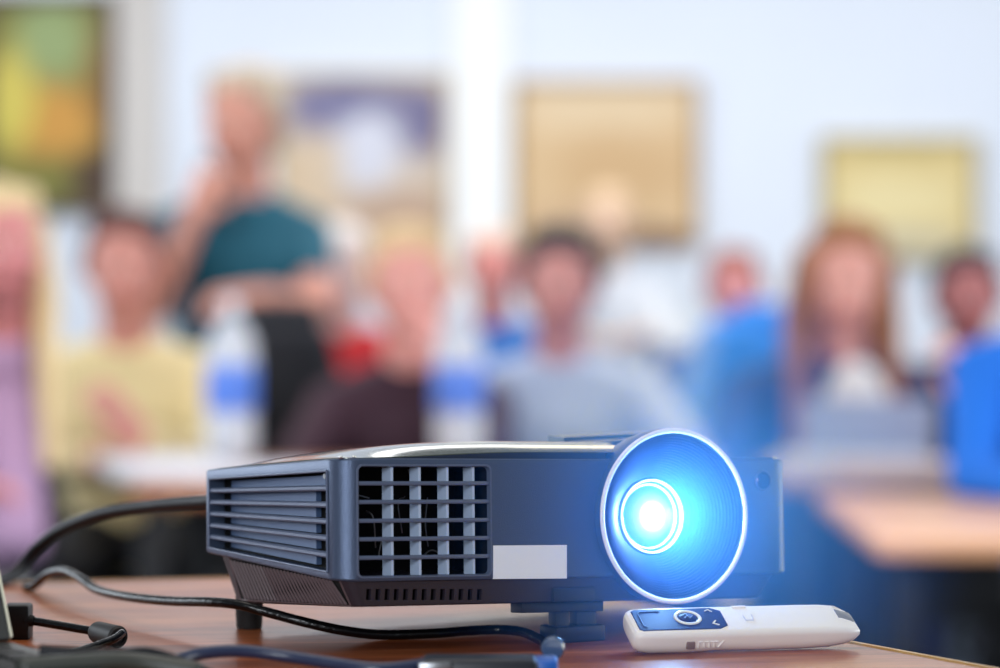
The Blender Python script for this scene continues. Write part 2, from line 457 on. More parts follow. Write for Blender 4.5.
# side louvre opening: a quadrilateral fanning towards the front corner
va, wa = px_vw(327.5, 471); vb, wb = px_vw(328, 572); vc, wc = px_vw(209.5, 548); vd, wd = px_vw(209.5, 479)
vc = vd = min(vc, vd, D_ - 0.0065)
cut2 = bmesh.new()
L0 = [(-0.01, va, wa), (-0.01, vb, wb), (-0.01, vc, wc), (-0.01, vd, wd)]
cut2 = loft([L0, [(0.012, y, z) for _, y, z in L0]])
cut3 = bmesh.new(); lathe(cut3, [(0, -0.02), (0.0490, -0.02), (0.0490, 0.036), (0, 0.036)], (LU, 0, LW), (0, 1, 0), 96)
carve(shell, [cut1, cut2, cut3])
shell.data.polygons.foreach_set('use_smooth', [True] * len(shell.data.polygons)); shell.data.set_sharp_from_angle(angle=R(28))

# intake: dark liner for the inner parts with recess shade in its colour, heater wires, deep fins, front bars, thin frame
e = 0.0004
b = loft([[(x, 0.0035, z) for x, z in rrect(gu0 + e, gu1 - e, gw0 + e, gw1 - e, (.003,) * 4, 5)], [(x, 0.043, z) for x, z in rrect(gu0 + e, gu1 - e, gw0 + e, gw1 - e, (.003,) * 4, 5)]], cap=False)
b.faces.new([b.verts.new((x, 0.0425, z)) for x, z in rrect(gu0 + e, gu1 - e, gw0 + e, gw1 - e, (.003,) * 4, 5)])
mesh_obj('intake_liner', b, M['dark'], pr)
b = bmesh.new(); random.seed(3)
for i in range(7):
    u = gu0 + 0.006 + random.random() * (gu1 - gu0 - 0.03); z = gw0 + 0.01 + random.random() * (gw1 - gw0 - 0.02)
    tube(b, [(u + random.uniform(-.012, .012), 0.022, z + random.uniform(-.02, .02)), (u, 0.019, z), (u + random.uniform(-.012, .012), 0.022, z + random.uniform(-.02, .02))], 0.0005, 6, 5)
mesh_obj('heater_wire', b, M['wire'], pr)
b = bmesh.new()
for px0 in (385.5, 413.2, 441.0, 467.0):
    u = px_uw(px0 + 9, 520)[0]; t = 0.0016
    box(b, (u, 0.0028 + 0.0055, (gw0 + gw1) / 2), (t, 0.0108, gw1 - gw0))
mesh_obj('grille_fin', b, M['fin'], pr)
b = bmesh.new()
for y0, y1 in ((483, 483.5), (501.5, 502), (520.2, 520.5), (538.6, 538.6), (557, 557)):
    w0 = (px_uw(358, y0)[1] + px_uw(491, y1)[1]) / 2
    q = rbox(((gu0 + gu1) / 2, 0.0016, w0), (gu1 - gu0 + 0.0006, 0.0026, 0.0025), 0.0007, 2); join(b, q)
A = rrect(gu0 - .0012, gu1 + .0012, gw0 - .0012, gw1 + .0012, (.0042,) * 4, 5); B = rrect(gu0 + .0006, gu1 - .0006, gw0 + .0006, gw1 - .0006, (.0028,) * 4, 5)
q = loft([[(x, 0.0002, z) for x, z in A], [(x, -0.0004, z) for x, z in [((a[0] * .8 + c[0] * .2), (a[1] * .8 + c[1] * .2)) for a, c in zip(A, B)]], [(x, -0.0004, z) for x, z in [((a[0] * .3 + c[0] * .7), (a[1] * .3 + c[1] * .7)) for a, c in zip(A, B)]], [(x, 0.003, z) for x, z in B]], cap=False); join(b, q)
mesh_obj('intake_grille', b, M['louver'], pr, autosm=35)

# side louvres
def quad_pt(s, t):   # s: 0 front .. 1 rear; t: 0 top .. 1 bottom
    f = Vector((va, wa)).lerp(Vector((vb, wb)), t); r = Vector((vd, wd)).lerp(Vector((vc, wc)), t); return f.lerp(r, s)
b = bmesh.new(); q0 = [(0.0062,) + tuple(quad_pt(s, t)) for s, t in ((0, 0), (0, 1), (1, 1), (1, 0))]
q1 = [(0.0115,) + tuple(quad_pt(s, t)) for s, t in ((0, 0), (0, 1), (1, 1), (1, 0))]
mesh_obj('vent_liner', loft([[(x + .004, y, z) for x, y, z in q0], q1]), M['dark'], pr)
for i in range(6):
    t0, t1 = i / 6 + 0.035, (i + 1) / 6 - 0.03
    s0 = 0.10 if i == 0 else 0.175
    pts = [quad_pt(s0, t0), quad_pt(s0, t1), quad_pt(0.985, t1), quad_pt(0.985, t0)]
    c0 = [(0.0068 if j < 2 else 0.0104, p.x, p.y) for j, p in enumerate(pts)]
    b = loft([c0, [(0.011, y, z) for _, y, z in c0]]); mesh_obj('vent_baffle', b, M['backing'], pr)
b = bmesh.new()
for i in range(1, 6):
    t = i / 6
    sec = []
    for s in (0.0 - 0.003, 1.003):
        c = quad_pt(s, t); h = 0.0017 if s < .5 else 0.0015
        sec.append([(-0.0002, c.x, c.y - h * .5), (0.0004, c.x, c.y - h), (0.0062, c.x, c.y - h * 1.2), (0.0062, c.x, c.y + h * .8), (0.0012, c.x, c.y + h), (-0.0002, c.x, c.y + h * .4)])
    join(b, loft(sec))
mesh_obj('side_louvre', b, M['louver'], pr)
b = bmesh.new()
oc = [(-0.0004,) + tuple(quad_pt(s, t)) for s, t in ((0, 0), (0, 1), (1, 1), (1, 0))]
for i in range(4):
    a, c = Vector(oc[i]), Vector(oc[(i + 1) % 4]); cone(b, a, c, 0.0007, 0.0007, 8)
mesh_obj('vent_edge', b, M['louver'], pr, autosm=40)
vv, ww = px_vw(323.5, 476, 0.004); b = bmesh.new(); lathe(b, [(0.0004, 0), (0.0016, 0), (0.0019, 0.0008), (0.0016, 0.0016), (0.0004, 0.0016)], (0.0045, vv, ww), (1, 0, 0), 16); mesh_obj('screw', b, M['steel'], pr)

# base tray
def ringz(x0, x1, y0, y1, r, zf): return [(x, y, zf(y)) for x, y in rrect(x0, x1, y0, y1, (r,) * 4, 6)]
b = loft([ringz(0.013, W_ - 0.022, 0.0055, D_ - 0.02, 0.006, lambda v: 0.0), ringz(0.012, W_ - 0.0205, 0.0045, D_ - 0.019, 0.006, lambda v: 0.0008),
          ringz(0.004, W_ - 0.008, 0.0022, D_ - 0.010, 0.008, lambda v: sb(v) + 0.002)])
tray = mesh_obj('base_tray', b, M['tray'], pr)
def lens_cut(rad=0.0500, dep=0.034):
    c = bmesh.new(); lathe(c, [(0, -0.02), (rad, -0.02), (rad, dep), (0, dep)], (LU, 0, LW), (0, 1, 0), 96); return c
slots = []; ln = bmesh.new()
for i in range(13):
    u, z = px_uw(371.5 + i * 9.25, 594.6)
    c = bmesh.new(); box(c, (u, 0.004, z), (0.0031, 0.008, 0.0064)); slots.append(c)
    box(ln, (u, 0.0094, z), (0.0036, 0.004, 0.007))
slots2 = bmesh.new()
for c in slots: join(slots2, c)
carve(tray, [slots2, lens_cut()])
mesh_obj('slot_shade', ln, M['dark'], pr)  # dark blocks added to stand in for shadow inside the slots
# slanted ribs on the left flank of the tray
def flank(v, f):   # f: 0 bottom .. 1 top on the left flank
    zt = sb(v) + 0.002; return Vector((0.0125 + (0.004 - 0.0125) * f, v, zt * f))
b = bmesh.new(); n = 30
for i in range(n):
    v0 = 0.016 + (0.150 - 0.016) * i / (n - 1)
    a = flank(v0 - 0.0035, 0.10); c = flank(v0 + 0.004, 0.88)
    dd = (c - a); L = dd.length; mid = (a + c) / 2 + Vector((-0.0003, 0, 0))
    x, y, z = basis(dd)
    cone(b, a + Vector((-.0012, 0, -.0004)), c + Vector((-.0012, 0, -.0004)), 0.0009, 0.0009, 6)
mesh_obj('tray_rib', b, M['rib'], pr)
b = bmesh.new()
pts = [flank(0.010, 0.06), flank(0.156, 0.06), flank(0.158, 0.93), flank(0.010, 0.93)]
for i in range(4): cone(b, pts[i], pts[(i + 1) % 4], 0.0007, 0.0007, 8)
mesh_obj('rib_border', b, M['rib'], pr)
pts = [p + Vector((0.0001 - .0006, 0, -.0002)) for p in (flank(0.011, 0.08), flank(0.155, 0.08), flank(0.157, 0.9), flank(0.011, 0.9))]
b = loft([[tuple(p) for p in pts], [tuple(p + Vector((0.003, 0, 0.0005))) for p in pts]]); mesh_obj('rib_panel', b, M['dark'], pr)

# top cover: seam band coloured dark for the gap's shadow then a glossy domed lid
def sm(a, b_, x): t = max(0, min(1, (x - a) / (b_ - a))); return t * t * (3 - 2 * t)
def ease(x, L): t = max(0, min(1, x / L)); return 1 - (1 - t) ** 2.2
def bandh(u): return 0.0004 + 0.0040 * sm(0.0, 0.13, u) * (1 - 0.85 * sm(0.245, 0.27, u))
def dome(u, v):
    su = 0.22 + 0.78 * ease(u, 0.085) if u < 0.1 else 1.0
    su *= 1 - 0.80 * sm(0.235, 0.268, u)
    edge = min(ease(u, 0.02), 1.0) * ease(W_ - u, 0.012)
    f = ease(v, 0.055) * (1 - 0.75 * sm(0.10, D_ - 0.002, v)) * ease(D_ - v, 0.02)
    return 0.0084 * su * f * (0.35 + 0.65 * edge)
NU, NV = 90, 50
b = bmesh.new(); G = []
x0, x1, y0, y1 = 0.0035, W_ - 0.0035, 0.0035, D_ - 0.0035
for i in range(NU + 1):
    row = []
    for j in range(NV + 1):
        s, t = i / NU, j / NV
        u = x0 + (x1 - x0) * s; v = y0 + (y1 - y0) * t
        # round the plan corners
        rr = 0.010; cu = min(max(u, x0 + rr), x1 - rr); cv = min(max(v, y0 + rr), y1 - rr)
        du, dv = u - cu, v - cv; dl = max(abs(du), abs(dv)); L = math.hypot(du, dv)
        if du and dv: u, v = cu + du / L * dl, cv + dv / L * dl
        row.append(b.verts.new((u, v, st(v) + bandh(u) + dome((u - x0), (v - y0)))))
    G.append(row)
for i in range(NU):
    for j in range(NV): b.faces.new((G[i][j], G[i + 1][j], G[i + 1][j + 1], G[i][j + 1]))
border = [G[i][0] for i in range(NU)] + [G[NU][j] for j in range(NV)] + [G[i][NV] for i in range(NU, 0, -1)] + [G[0][j] for j in range(NV, 0, -1)]
bcos = [v.co.copy() for v in border]
inl = lambda p, r_=0.0515: p[1] < 0.036 and math.hypot(p[0] - LU, p[2] - LW) < r_
low = [b.verts.new((v.co.x, v.co.y, v.co.z - 0.0006)) for v in border]
for i in range(len(border)):
    j = (i + 1) % len(border); b.faces.new((border[i], border[j], low[j], low[i]))
bmesh.ops.recalc_face_normals(b, faces=b.faces[:])
bmesh.ops.delete(b, geom=[f for f in b.faces if all(inl(v.co) for v in f.verts)], context='FACES')
cover = mesh_obj('top_cover', b, M['cover'], pr, autosm=35)
bcos = [bcos[i] for i in range(len(bcos))]
bnd = loft([[(c.x, c.y, st(c.y) - 0.002) for c in bcos], [(c.x, c.y, c.z - 0.0005) for c in bcos]], cap=False)
bmesh.ops.delete(bnd, geom=[f for f in bnd.faces if any(inl(v.co, .0525) for v in f.verts)], context='FACES')
mesh_obj('seam_shade_band', bnd, M['band'], pr, smooth=True)
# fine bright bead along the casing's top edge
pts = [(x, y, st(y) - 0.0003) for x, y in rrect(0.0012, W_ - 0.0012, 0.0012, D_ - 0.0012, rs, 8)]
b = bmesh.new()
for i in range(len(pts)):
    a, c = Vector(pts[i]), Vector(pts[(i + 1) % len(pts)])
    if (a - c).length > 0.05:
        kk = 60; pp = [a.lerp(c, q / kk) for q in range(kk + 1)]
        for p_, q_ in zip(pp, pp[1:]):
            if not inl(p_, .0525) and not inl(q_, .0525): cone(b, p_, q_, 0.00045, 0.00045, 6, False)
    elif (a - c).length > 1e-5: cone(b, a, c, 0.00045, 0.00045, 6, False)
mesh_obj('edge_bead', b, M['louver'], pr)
for u, v in ((0.004, 0.006), (0.011, 0.0035), (W_ - 0.010, 0.004)):
    b = bmesh.new(); bmesh.ops.create_uvsphere(b, u_segments=12, v_segments=8, radius=0.0015, matrix=Matrix.Translation((u, v, st(v) + 0.0008)) @ Matrix.Diagonal((1.3, 1, .7, 1)))
    mesh_obj('bright_clip', b, M['chrome'], pr, smooth=True)

# focus deck beside the lens hump with its dark window
dk = lambda v, u=0.185: H_ + 0.0050 + 0.0094 * (v / 0.07) ** 0.85 * (1 if v < 0.07 else 0.98) + 0.05 * (u - 0.185) * min(1, v / 0.03)
def deck(u0, u1, v0, v1, lift, th):
    bm = bmesh.new(); top = []; bot = []
    for j in range(13):
        v = v0 + (v1 - v0) * j / 12
        top.append([bm.verts.new((u, v, dk(v, u) + lift)) for u in (u0, u1)]); bot.append([bm.verts.new((u, v, dk(v, u) + lift - th)) for u in (u0, u1)])
    for j in range(12):
        bm.faces.new((top[j][0], top[j][1], top[j + 1][1], top[j + 1][0])); bm.faces.new((bot[j][0], bot[j + 1][0], bot[j + 1][1], bot[j][1]))
        bm.faces.new((top[j][0], top[j + 1][0], bot[j + 1][0], bot[j][0])); bm.faces.new((top[j][1], bot[j][1], bot[j + 1][1], top[j + 1][1]))
    bm.faces.new((top[0][0], bot[0][0], bot[0][1], top[0][1])); bm.faces.new((top[12][0], top[12][1], bot[12][1], bot[12][0]))
    bmesh.ops.recalc_face_normals(bm, faces=bm.faces[:]); return bm
b = deck(0.1850, 0.1905, 0.001, 0.085, 0.0006, 0.012)
for a in ((0.1905, 0.262, 0.001, 0.018, 0.0004, 0.008), (0.1905, 0.262, 0.066, 0.085, 0.0006, 0.008), (0.255, 0.262, 0.001, 0.085, 0.0004, 0.01)): join(b, deck(*a))
fd = mesh_obj('focus_deck', b, M['shell'], pr); carve(fd, [lens_cut(0.0505, 0.05)]); fd.data.set_sharp_from_angle(angle=R(30))
fw_ = mesh_obj('focus_window', deck(0.1900, 0.257, 0.016, 0.068, -0.0012, 0.004), mat('focus_window_blue', srgb(26, 44, 96), 0.3), pr); carve(fw_, [lens_cut(0.0505, 0.05)])

# lens barrel, rim, ribbed hood, inner rings, glass
b = bmesh.new(); lathe(b, [(0.0506, -0.0062), (0.0530, -0.0058), (0.0534, -0.0030), (0.0532, 0.004), (0.0518, 0.014), (0.0490, 0.024), (0.0440, 0.036), (0.042, 0.03), (0.0502, 0.0)], (LU, 0, LW), (0, 1, 0), 128, True)
# keep the barrel clear of the table side below the tray
for v in b.verts:
    if v.co.z < -0.0005 and v.co.y > 0.004: v.co.z = -0.0005
mesh_obj('lens_barrel', b, M['shell'], pr, autosm=35)
b = bmesh.new(); lathe(b, [(0.0502, -0.0066), (0.0508, -0.0074), (0.0526, -0.0074), (0.0533, -0.0066), (0.0530, -0.0055), (0.0503, -0.0055)], (LU, 0, LW), (0, 1, 0), 160, True)
mesh_obj('lens_rim', b, M['rim'], pr, smooth=True)
N = 18; prof = []
for i in range(N):
    t = i / N; r0 = 0.0503 + (0.0236 - 0.0503) * t; v0 = -0.0062 + 0.0275 * (t ** 1.15)
    r1 = 0.0503 + (0.0236 - 0.0503) * (t + .72 / N); v1 = -0.0062 + 0.0275 * ((t + .72 / N) ** 1.15)
    prof += [(r0, v0), (r1, v1 - 0.0009), (r1 - 0.0001, v1 + 0.0009)]
prof += [(0.0236, 0.0215), (0.0205, 0.0218)]
b = bmesh.new(); lathe(b, prof, (LU, 0, LW), (0, 1, 0), 160); hood = mesh_obj('lens_hood', b, M['hood'], pr, autosm=50)
for f in hood.data.polygons: pass
b = bmesh.new(); lathe(b, [(0.0215, 0.0215), (0.0217, 0.0192), (0.0222, 0.0186), (0.0228, 0.0190), (0.0232, 0.0215)], (LU, 0, LW), (0, 1, 0), 128, True)
mesh_obj('inner_ring', b, M['rim'], pr, smooth=True)
b = bmesh.new(); lathe(b, [(0.0190, 0.0240), (0.0191, 0.0226), (0.0195, 0.0220), (0.0201, 0.0224), (0.0204, 0.0240)], (LU, 0, LW), (0, 1, 0), 128, True)
mesh_obj('retaining_ring', b, M['rim'], pr, smooth=True)
gl = bpy.data.materials.new('lit_lens_glass'); gl.use_nodes = True; nt = gl.node_tree; nt.nodes.clear()
out = nt.nodes.new('ShaderNodeOutputMaterial'); em = nt.nodes.new('ShaderNodeEmission')
tc = nt.nodes.new('ShaderNodeTexCoord'); sp = nt.nodes.new('ShaderNodeVectorMath'); sp.operation = 'MULTIPLY'
sp.inputs[1].default_value = (1, 0, 1); nt.links.new(tc.outputs['Object'], sp.inputs[0])
ln_ = nt.nodes.new('ShaderNodeVectorMath'); ln_.operation = 'LENGTH'; nt.links.new(sp.outputs[0], ln_.inputs[0])
mr = nt.nodes.new('ShaderNodeMapRange'); mr.inputs[1].default_value = 0; mr.inputs[2].default_value = 0.0195; nt.links.new(ln_.outputs['Value'], mr.inputs[0])
cr = nt.nodes.new('ShaderNodeValToRGB'); el = cr.color_ramp.elements
el[0].position = 0.0; el[0].color = (1, 1, 1, 1); el[1].position = 1.0; el[1].color = srgb(84, 180, 250)
for p, c in ((0.36, srgb(255, 255, 255)), (0.50, srgb(214, 245, 255)), (0.78, srgb(130, 214, 254))): x = el.new(p); x.color = c
nt.links.new(mr.outputs[0], cr.inputs['Fac']); nt.links.new(cr.outputs['Color'], em.inputs['Color'])
mr2 = nt.nodes.new('ShaderNodeMapRange'); mr2.inputs[1].default_value = 0; mr2.inputs[2].default_value = 0.010; mr2.inputs[3].default_value = 4.0; mr2.inputs[4].default_value = 1.0
nt.links.new(ln_.outputs['Value'], mr2.inputs[0]); nt.links.new(mr2.outputs[0], em.inputs['Strength']); nt.links.new(em.outputs[0], out.inputs['Surface'])
b = bmesh.new(); lathe(b, [(0.0192 * math.cos(a), -0.007 * math.sin(a)) for a in [PI / 2 * i / 12 for i in range(13)]], (0, 0, 0), (0, 1, 0), 64)
g = mesh_obj('lens_glass', b, gl, pr, smooth=True); g.location = (LU, 0.0250, LW)
pl = bpy.data.lights.new('projector_lamp', 'POINT'); pl.energy = 1.45; pl.color = (0.10, 0.27, 1.0); pl.shadow_soft_size = 0.004
po = bpy.data.objects.new('projector_lamp', pl); COL.objects.link(po); po.parent = pr; po.location = (LU, -0.0015, LW)

# sensor window, sticker, feet
u, z = px_uw(763, 480.5)
b = bmesh.new(); lathe(b, [(0, -0.0010), (0.0045, -0.0010), (0.0052, -0.0004), (0.0052, 0.002)], (u, 0, z), (0, 1, 0), 40); s = mesh_obj('remote_sensor', b, M['ir'], pr, autosm=40)
b = bmesh.new(); lathe(b, [(0.0052, -0.0006), (0.0061, -0.0008), (0.0066, 0.0002), (0.0052, 0.0008)], (u, 0, z), (0, 1, 0), 40, True); mesh_obj('sensor_bezel', b, M['louver'], pr, smooth=True)
p = [px_uw(x, y) for x, y in ((493, 545.5), (566.5, 545), (566.5, 578.5), (493, 579))]
b = loft([[(x, -0.0004, z) for x, z in p], [(x, 0.0005, z) for x, z in p]]); mesh_obj('sticker', b, M['sticker'], pr)
# front foot: bracket, posts, pad (bottoms reach the table)
def drop(u, v, z=0.0):
    """length along the local vertical from (u,v,z) down to the table"""
    q = RP @ Vector((u, v, z)) + P0; return (q.z - ZT) / (RP @ Vector((0, 0, 1))).z
ff = empty('front_foot', (0, 0, 0)); ff.parent = pr
FV = 0.014
ul = lambda px, py: px_uw(px + 7, py, FV - 0.006)[0]
a, c = ul(514, 610), ul(596, 610)
b = rbox(((a + c) / 2, FV, -0.0028), (c - a, 0.014, 0.0062), 0.0008, 2); mesh_obj('bracket', b, M['foot'], ff, autosm=30)
a, c = px_uw(555, 600)[0], px_uw(597, 600)[0]
b = rbox(((a + c) / 2, 0.0075, 0.0045), (c - a, 0.012, 0.0085), 0.0008, 2); mesh_obj('release_button', b, M['foot'], ff, autosm=30)
for x0_, x1_ in ((550, 564), (571, 591)):
    a, c = ul(x0_, 625), ul(x1_, 625); h = drop((a + c) / 2, FV) - 0.005
    b = rbox(((a + c) / 2, FV, -h / 2 - 0.003), (c - a, 0.009, h), 0.0008, 2); mesh_obj('post', b, M['foot'], ff, autosm=30)
a, c = ul(546, 640), ul(595, 640); h = drop((a + c) / 2, FV)
b = rbox((0, 0, 0.0048), (c - a, 0.020, 0.0096), 0.001, 2)
pad = mesh_obj('foot_pad', b, M['foot'], ff, autosm=30)
q = local((RP @ Vector(((a + c) / 2, FV, 0)) + P0) * 1.0); wp = RP @ Vector(((a + c) / 2, FV, -h)) + P0
pad.location = local((wp.x, wp.y, ZT)); pad.rotation_euler = (RP.inverted() @ Matrix.Rotation(YAW, 3, 'Z')).to_euler()
for u, v in ((0.022, 0.166), (W_ - 0.05, 0.166)):
    wp = RP @ Vector((u, v, 0.0)) + P0; hh = wp.z - ZT
    b = bmesh.new(); lathe(b, [(0, 0), (0.0072, 0), (0.0080, 0.0012), (0.0085, hh * .6), (0.0085, hh + 0.004), (0, hh + 0.004)], (0, 0, 0), (0, 0, 1), 32)
    fo = mesh_obj('rear_foot', b, M['rubber'], pr, autosm=40); fo.location = local((wp.x, wp.y, ZT)); fo.rotation_euler = RP.inverted().to_euler()

# ------------------------------------------------------------------ presenter remote
RYAW, RROLL = R(13.5), R(23)
rm = empty('presenter_remote', (0, 0, 0)); RR = Matrix.Rotation(RYAW, 3, 'Z') @ Matrix.Rotation(RROLL, 3, 'X')
rm.rotation_euler = RR.to_euler()
tag(rm, 'white presenter remote with a dark blue button pad lying before the projector', 'remote control')
RL, RW, RH = 0.1345, 0.0325, 0.0165
RS = 1.03
def rsec(x, wd, top, bot, n=7, skew=0.0):
    """rounded section: flat top, deep rounded belly"""
    h = top - bot; out = []
    r1 = min(0.0035, h * .3); r2 = min(0.0095, h * .55)
    for (cx, cz, r, a0) in ((wd / 2 - r1, top - r1, r1, 90), (-wd / 2 + r1, top - r1, r1, 90),):
        pass
    def arc(cx, cz, r, a0, a1): return [(cx + r * math.cos(R(a0 + (a1 - a0) * i / n)), cz + r * math.sin(R(a0 + (a1 - a0) * i / n))) for i in range(n + 1)]
    P = arc(wd / 2 - r1, top - r1, r1, 90, 0) + arc(wd / 2 - r2, bot + r2, r2, 0, -90) + arc(-wd / 2 + r2, bot + r2, r2, -90, -180) + arc(-wd / 2 + r1, top - r1, r1, 180, 90)
    return [(x, y, z) for y, z in P]
keys_ = [(0.0, 0.74, -0.0025, 0.62), (0.0012, 0.86, -0.0008, 0.80), (0.004, 0.95, -0.0001, 0.93), (0.010, 1.0, 0, 1.0), (0.03, 1.0, 0, 1.02), (0.05, 0.99, 0, 0.96), (0.075, 0.99, 0, 1.0), (0.10, 0.985, 0, 1.0),
         (0.115, 0.97, -0.0002, 0.95), (0.124, 0.93, -0.0008, 0.84), (0.130, 0.80, -0.0030, 0.68), (0.1335, 0.58, -0.0055, 0.56), (0.1348, 0.32, -0.0075, 0.50)]
rings = [rsec(x * 1.045, RW * a, RH + t, RH - RH * h) if RH + t - (RH - RH * h) > 0.001 else None for x, a, t, h in keys_]
rings = [r for r in rings if r]
b = loft(rings); body = mesh_obj('handset_body', b, M['white'], rm)
c = bmesh.new(); lathe(c, [(0, -0.01), (0.0062, -0.01), (0.0062, 0.02), (0, 0.02)], (0.1290, 0.0035, RH + 0.0015), Vector((0.3, 0, -1)), 32)
cm_ = bmesh.new(); box(cm_, (0.1395, 0.0055, RH + 0.0000), (0.022, 0.0150, 0.010), Matrix.Rotation(R(16), 3, 'Y'))
c.free(); carve(body, [cm_])
body.data.polygons.foreach_set('use_smooth', [True] * len(body.data.polygons)); body.data.set_sharp_from_angle(angle=R(35))
b = rbox((0.1325, 0.0055, RH - 0.0058), (0.013, 0.0120, 0.0060), 0.0015, 2, Matrix.Rotation(R(16), 3, 'Y')); mesh_obj('laser_window', b, M['grey'], rm, autosm=40)
pw = [(0.0055, -0.0122), (0.052, -0.0122), (0.0575, -0.0085), (0.0575, 0.0085), (0.052, 0.0122), (0.0055, 0.0122), (0.0035, 0.0105), (0.0035, -0.0105)]
b = loft([[(x, y, RH - 0.0012) for x, y in pw], [(x, y, RH + 0.0002) for x, y in pw], [(x * .99 + .0003, y * .97, RH + 0.0005) for x, y in pw]]); padp = mesh_obj('button_pad', b, M['navy'], rm)
b = bmesh.new(); lathe(b, [(0.0060, 0), (0.0063, 0.0008), (0.0078, 0.0010), (0.0084, 0.0004), (0.0082, 0)], (0, 0, 0), (0, 0, 1), 48, True)
rg = mesh_obj('button_ring', b, M['rim'], padp, smooth=True); rg.location = (0.0355, 0.001, RH + 0.0002)
b = bmesh.new(); lathe(b, [(0, 0.0012), (0.004, 0.0010), (0.0058, 0.0003), (0.0060, 0)], (0, 0, 0), (0, 0, 1), 40); q = mesh_obj('round_button', b, M['navy'], padp, smooth=True); q.location = (0.0355, 0.001, RH + 0.0002)
def mark(pts, wd=0.0009):
    bm = bmesh.new()
    for p, q in zip(pts, pts[1:]):
        d = Vector(q) - Vector(p); m_ = (Vector(p) + Vector(q)) / 2
        box(bm, (m_.x, m_.y, RH + 0.0007), (d.length + wd * .6, wd, 0.0004), Matrix.Rotation(math.atan2(d.y, d.x), 3, 'Z'))
    return bm
b = mark([(0.0512, -0.0035), (0.0490, -0.0065), (0.0520, -0.0085)]); join(b, mark([(0.0478, 0.0080), (0.0500, 0.0095), (0.0518, 0.0070)], 0.0006)); mesh_obj('arrow_mark', b, M['rim'], padp)
b = mark([(0.0318, 0.000), (0.0345, 0.0032), (0.0362, -0.0022), (0.0390, 0.0015)], 0.0006)
join(b, mark([(0.0330, -0.0022), (0.0352, 0.0008)], 0.0005))
sy = mesh_obj('button_symbol', b, mat('pale_blue_print', srgb(120, 150, 210), 0.4), padp); sy.location = (0, 0.001, 0.0008)
b = mark([(0.0085, -0.0085), (0.0068, -0.0070), (0.0068, 0.0072), (0.0085, 0.0090), (0.020, 0.0092)], 0.0005); mesh_obj('pad_outline', b, mat('pad_line_blue', srgb(110, 150, 220), 0.3), padp)
lm = mat('moulded_white', srgb(214, 214, 226), 0.4)
b = mark([(0.0695, 0.0015), (0.0700, -0.0035), (0.0745, -0.0035), (0.0752, 0.0030)], 0.0005); q = mesh_obj('grip_mark', b, lm, rm); q.location = (0, 0, -0.0003)
b = rbox((0.070, 0.0125, RH), (0.009, 0.0022, 0.0016), 0.0006, 2); mesh_obj('slide_ridge', b, M['white'], rm, autosm=40)
# side port with a small printed mark
b = rbox((0.0335, -RW / 2 + 0.0006, 0.0085), (0.0052, 0.0026, 0.0048), 0.0006, 2); mesh_obj('side_switch', b, mat('brown_switch', srgb(140, 118, 110), 0.5), rm, autosm=30)
b = bmesh.new()
for x in (0.0385, 0.0420, 0.0450, 0.0480): box(b, (x, -RW / 2 + 0.0002, 0.0088), (0.0006, 0.0012, 0.0040)); box(b, (x + .0010, -RW / 2 + 0.0002, 0.0105), (0.0022, 0.0012, 0.0005))
box(b, (0.0520, -RW / 2 + 0.0002, 0.0088), (0.0006, 0.0012, 0.005), Matrix.Rotation(R(35), 3, 'Y'))
mesh_obj('side_print', b, mat('side_print_white', srgb(250, 250, 255), 0.3), rm)
pts = [RR @ v.co for v in body.data.vertices]; lo = min(p.z for p in pts)
fl = RR @ Vector((0.006, -RW / 2 + 0.001, RH))
tgt = at(646, 638.5, 1.848)
rm.location = (tgt.x - fl.x, tgt.y - fl.y, ZT - lo)

# ------------------------------------------------------------------ cables
def cable(name, pts, r, m, label, cat='cable', **k):
    bm = bmesh.new(); tube(bm, pts, r, 14, 10, **k); o = mesh_obj(name, bm, m, None, smooth=True); tag(o, label, cat); return o
def tz(p, r):
    p = Vector(p); p.z = max(p.z, ZT + r + 0.0002); return p
r = 0.0030
P = [at(x, y, Y) for x, y, Y in ((26, 594, 2.20), (34, 586, 2.19), (48, 574, 2.16), (64, 571, 2.13), (80, 578, 2.10), (98, 590, 2.07), (130, 597, 2.02), (170, 601, 1.98), (210, 602, 1.945), (240, 605, 1.93),
                                 (270, 613, 1.925), (300, 621, 1.92), (340, 630, 1.92), (380, 635, 1.925), (430, 635, 1.93), (470, 632, 1.945), (500, 630, 1.95), (522, 632, 1.935), (538, 641, 1.905), (548, 650, 1.87))]
ca = cable('signal_cable', [tz(p, r) for p in P], r, M['cable'], 'black cable snaking across the table in front of the projector feet')
P = [at(x, y, Y) for x, y, Y in ((-40, 640, 2.1), (-14, 596, 2.2), (14, 574, 2.25), (36, 549, 2.26), (60, 530, 2.24), (100, 514, 2.19), (150, 506, 2.14), (200, 502, 2.09), (225, 502, 2.06))] + [RP @ Vector((0.035, D_ + 0.002, 0.045)) + P0]
cb = cable('power_cable', [tz(p, 0.0045) for p in P], 0.0045, M['cable_far'], 'thick dark power cable arching into the back of the projector')
b = bmesh.new(); q0 = RP @ Vector((0.035, D_ + 0.0, 0.045)) + P0; dr = (P[-2] - q0).normalized()
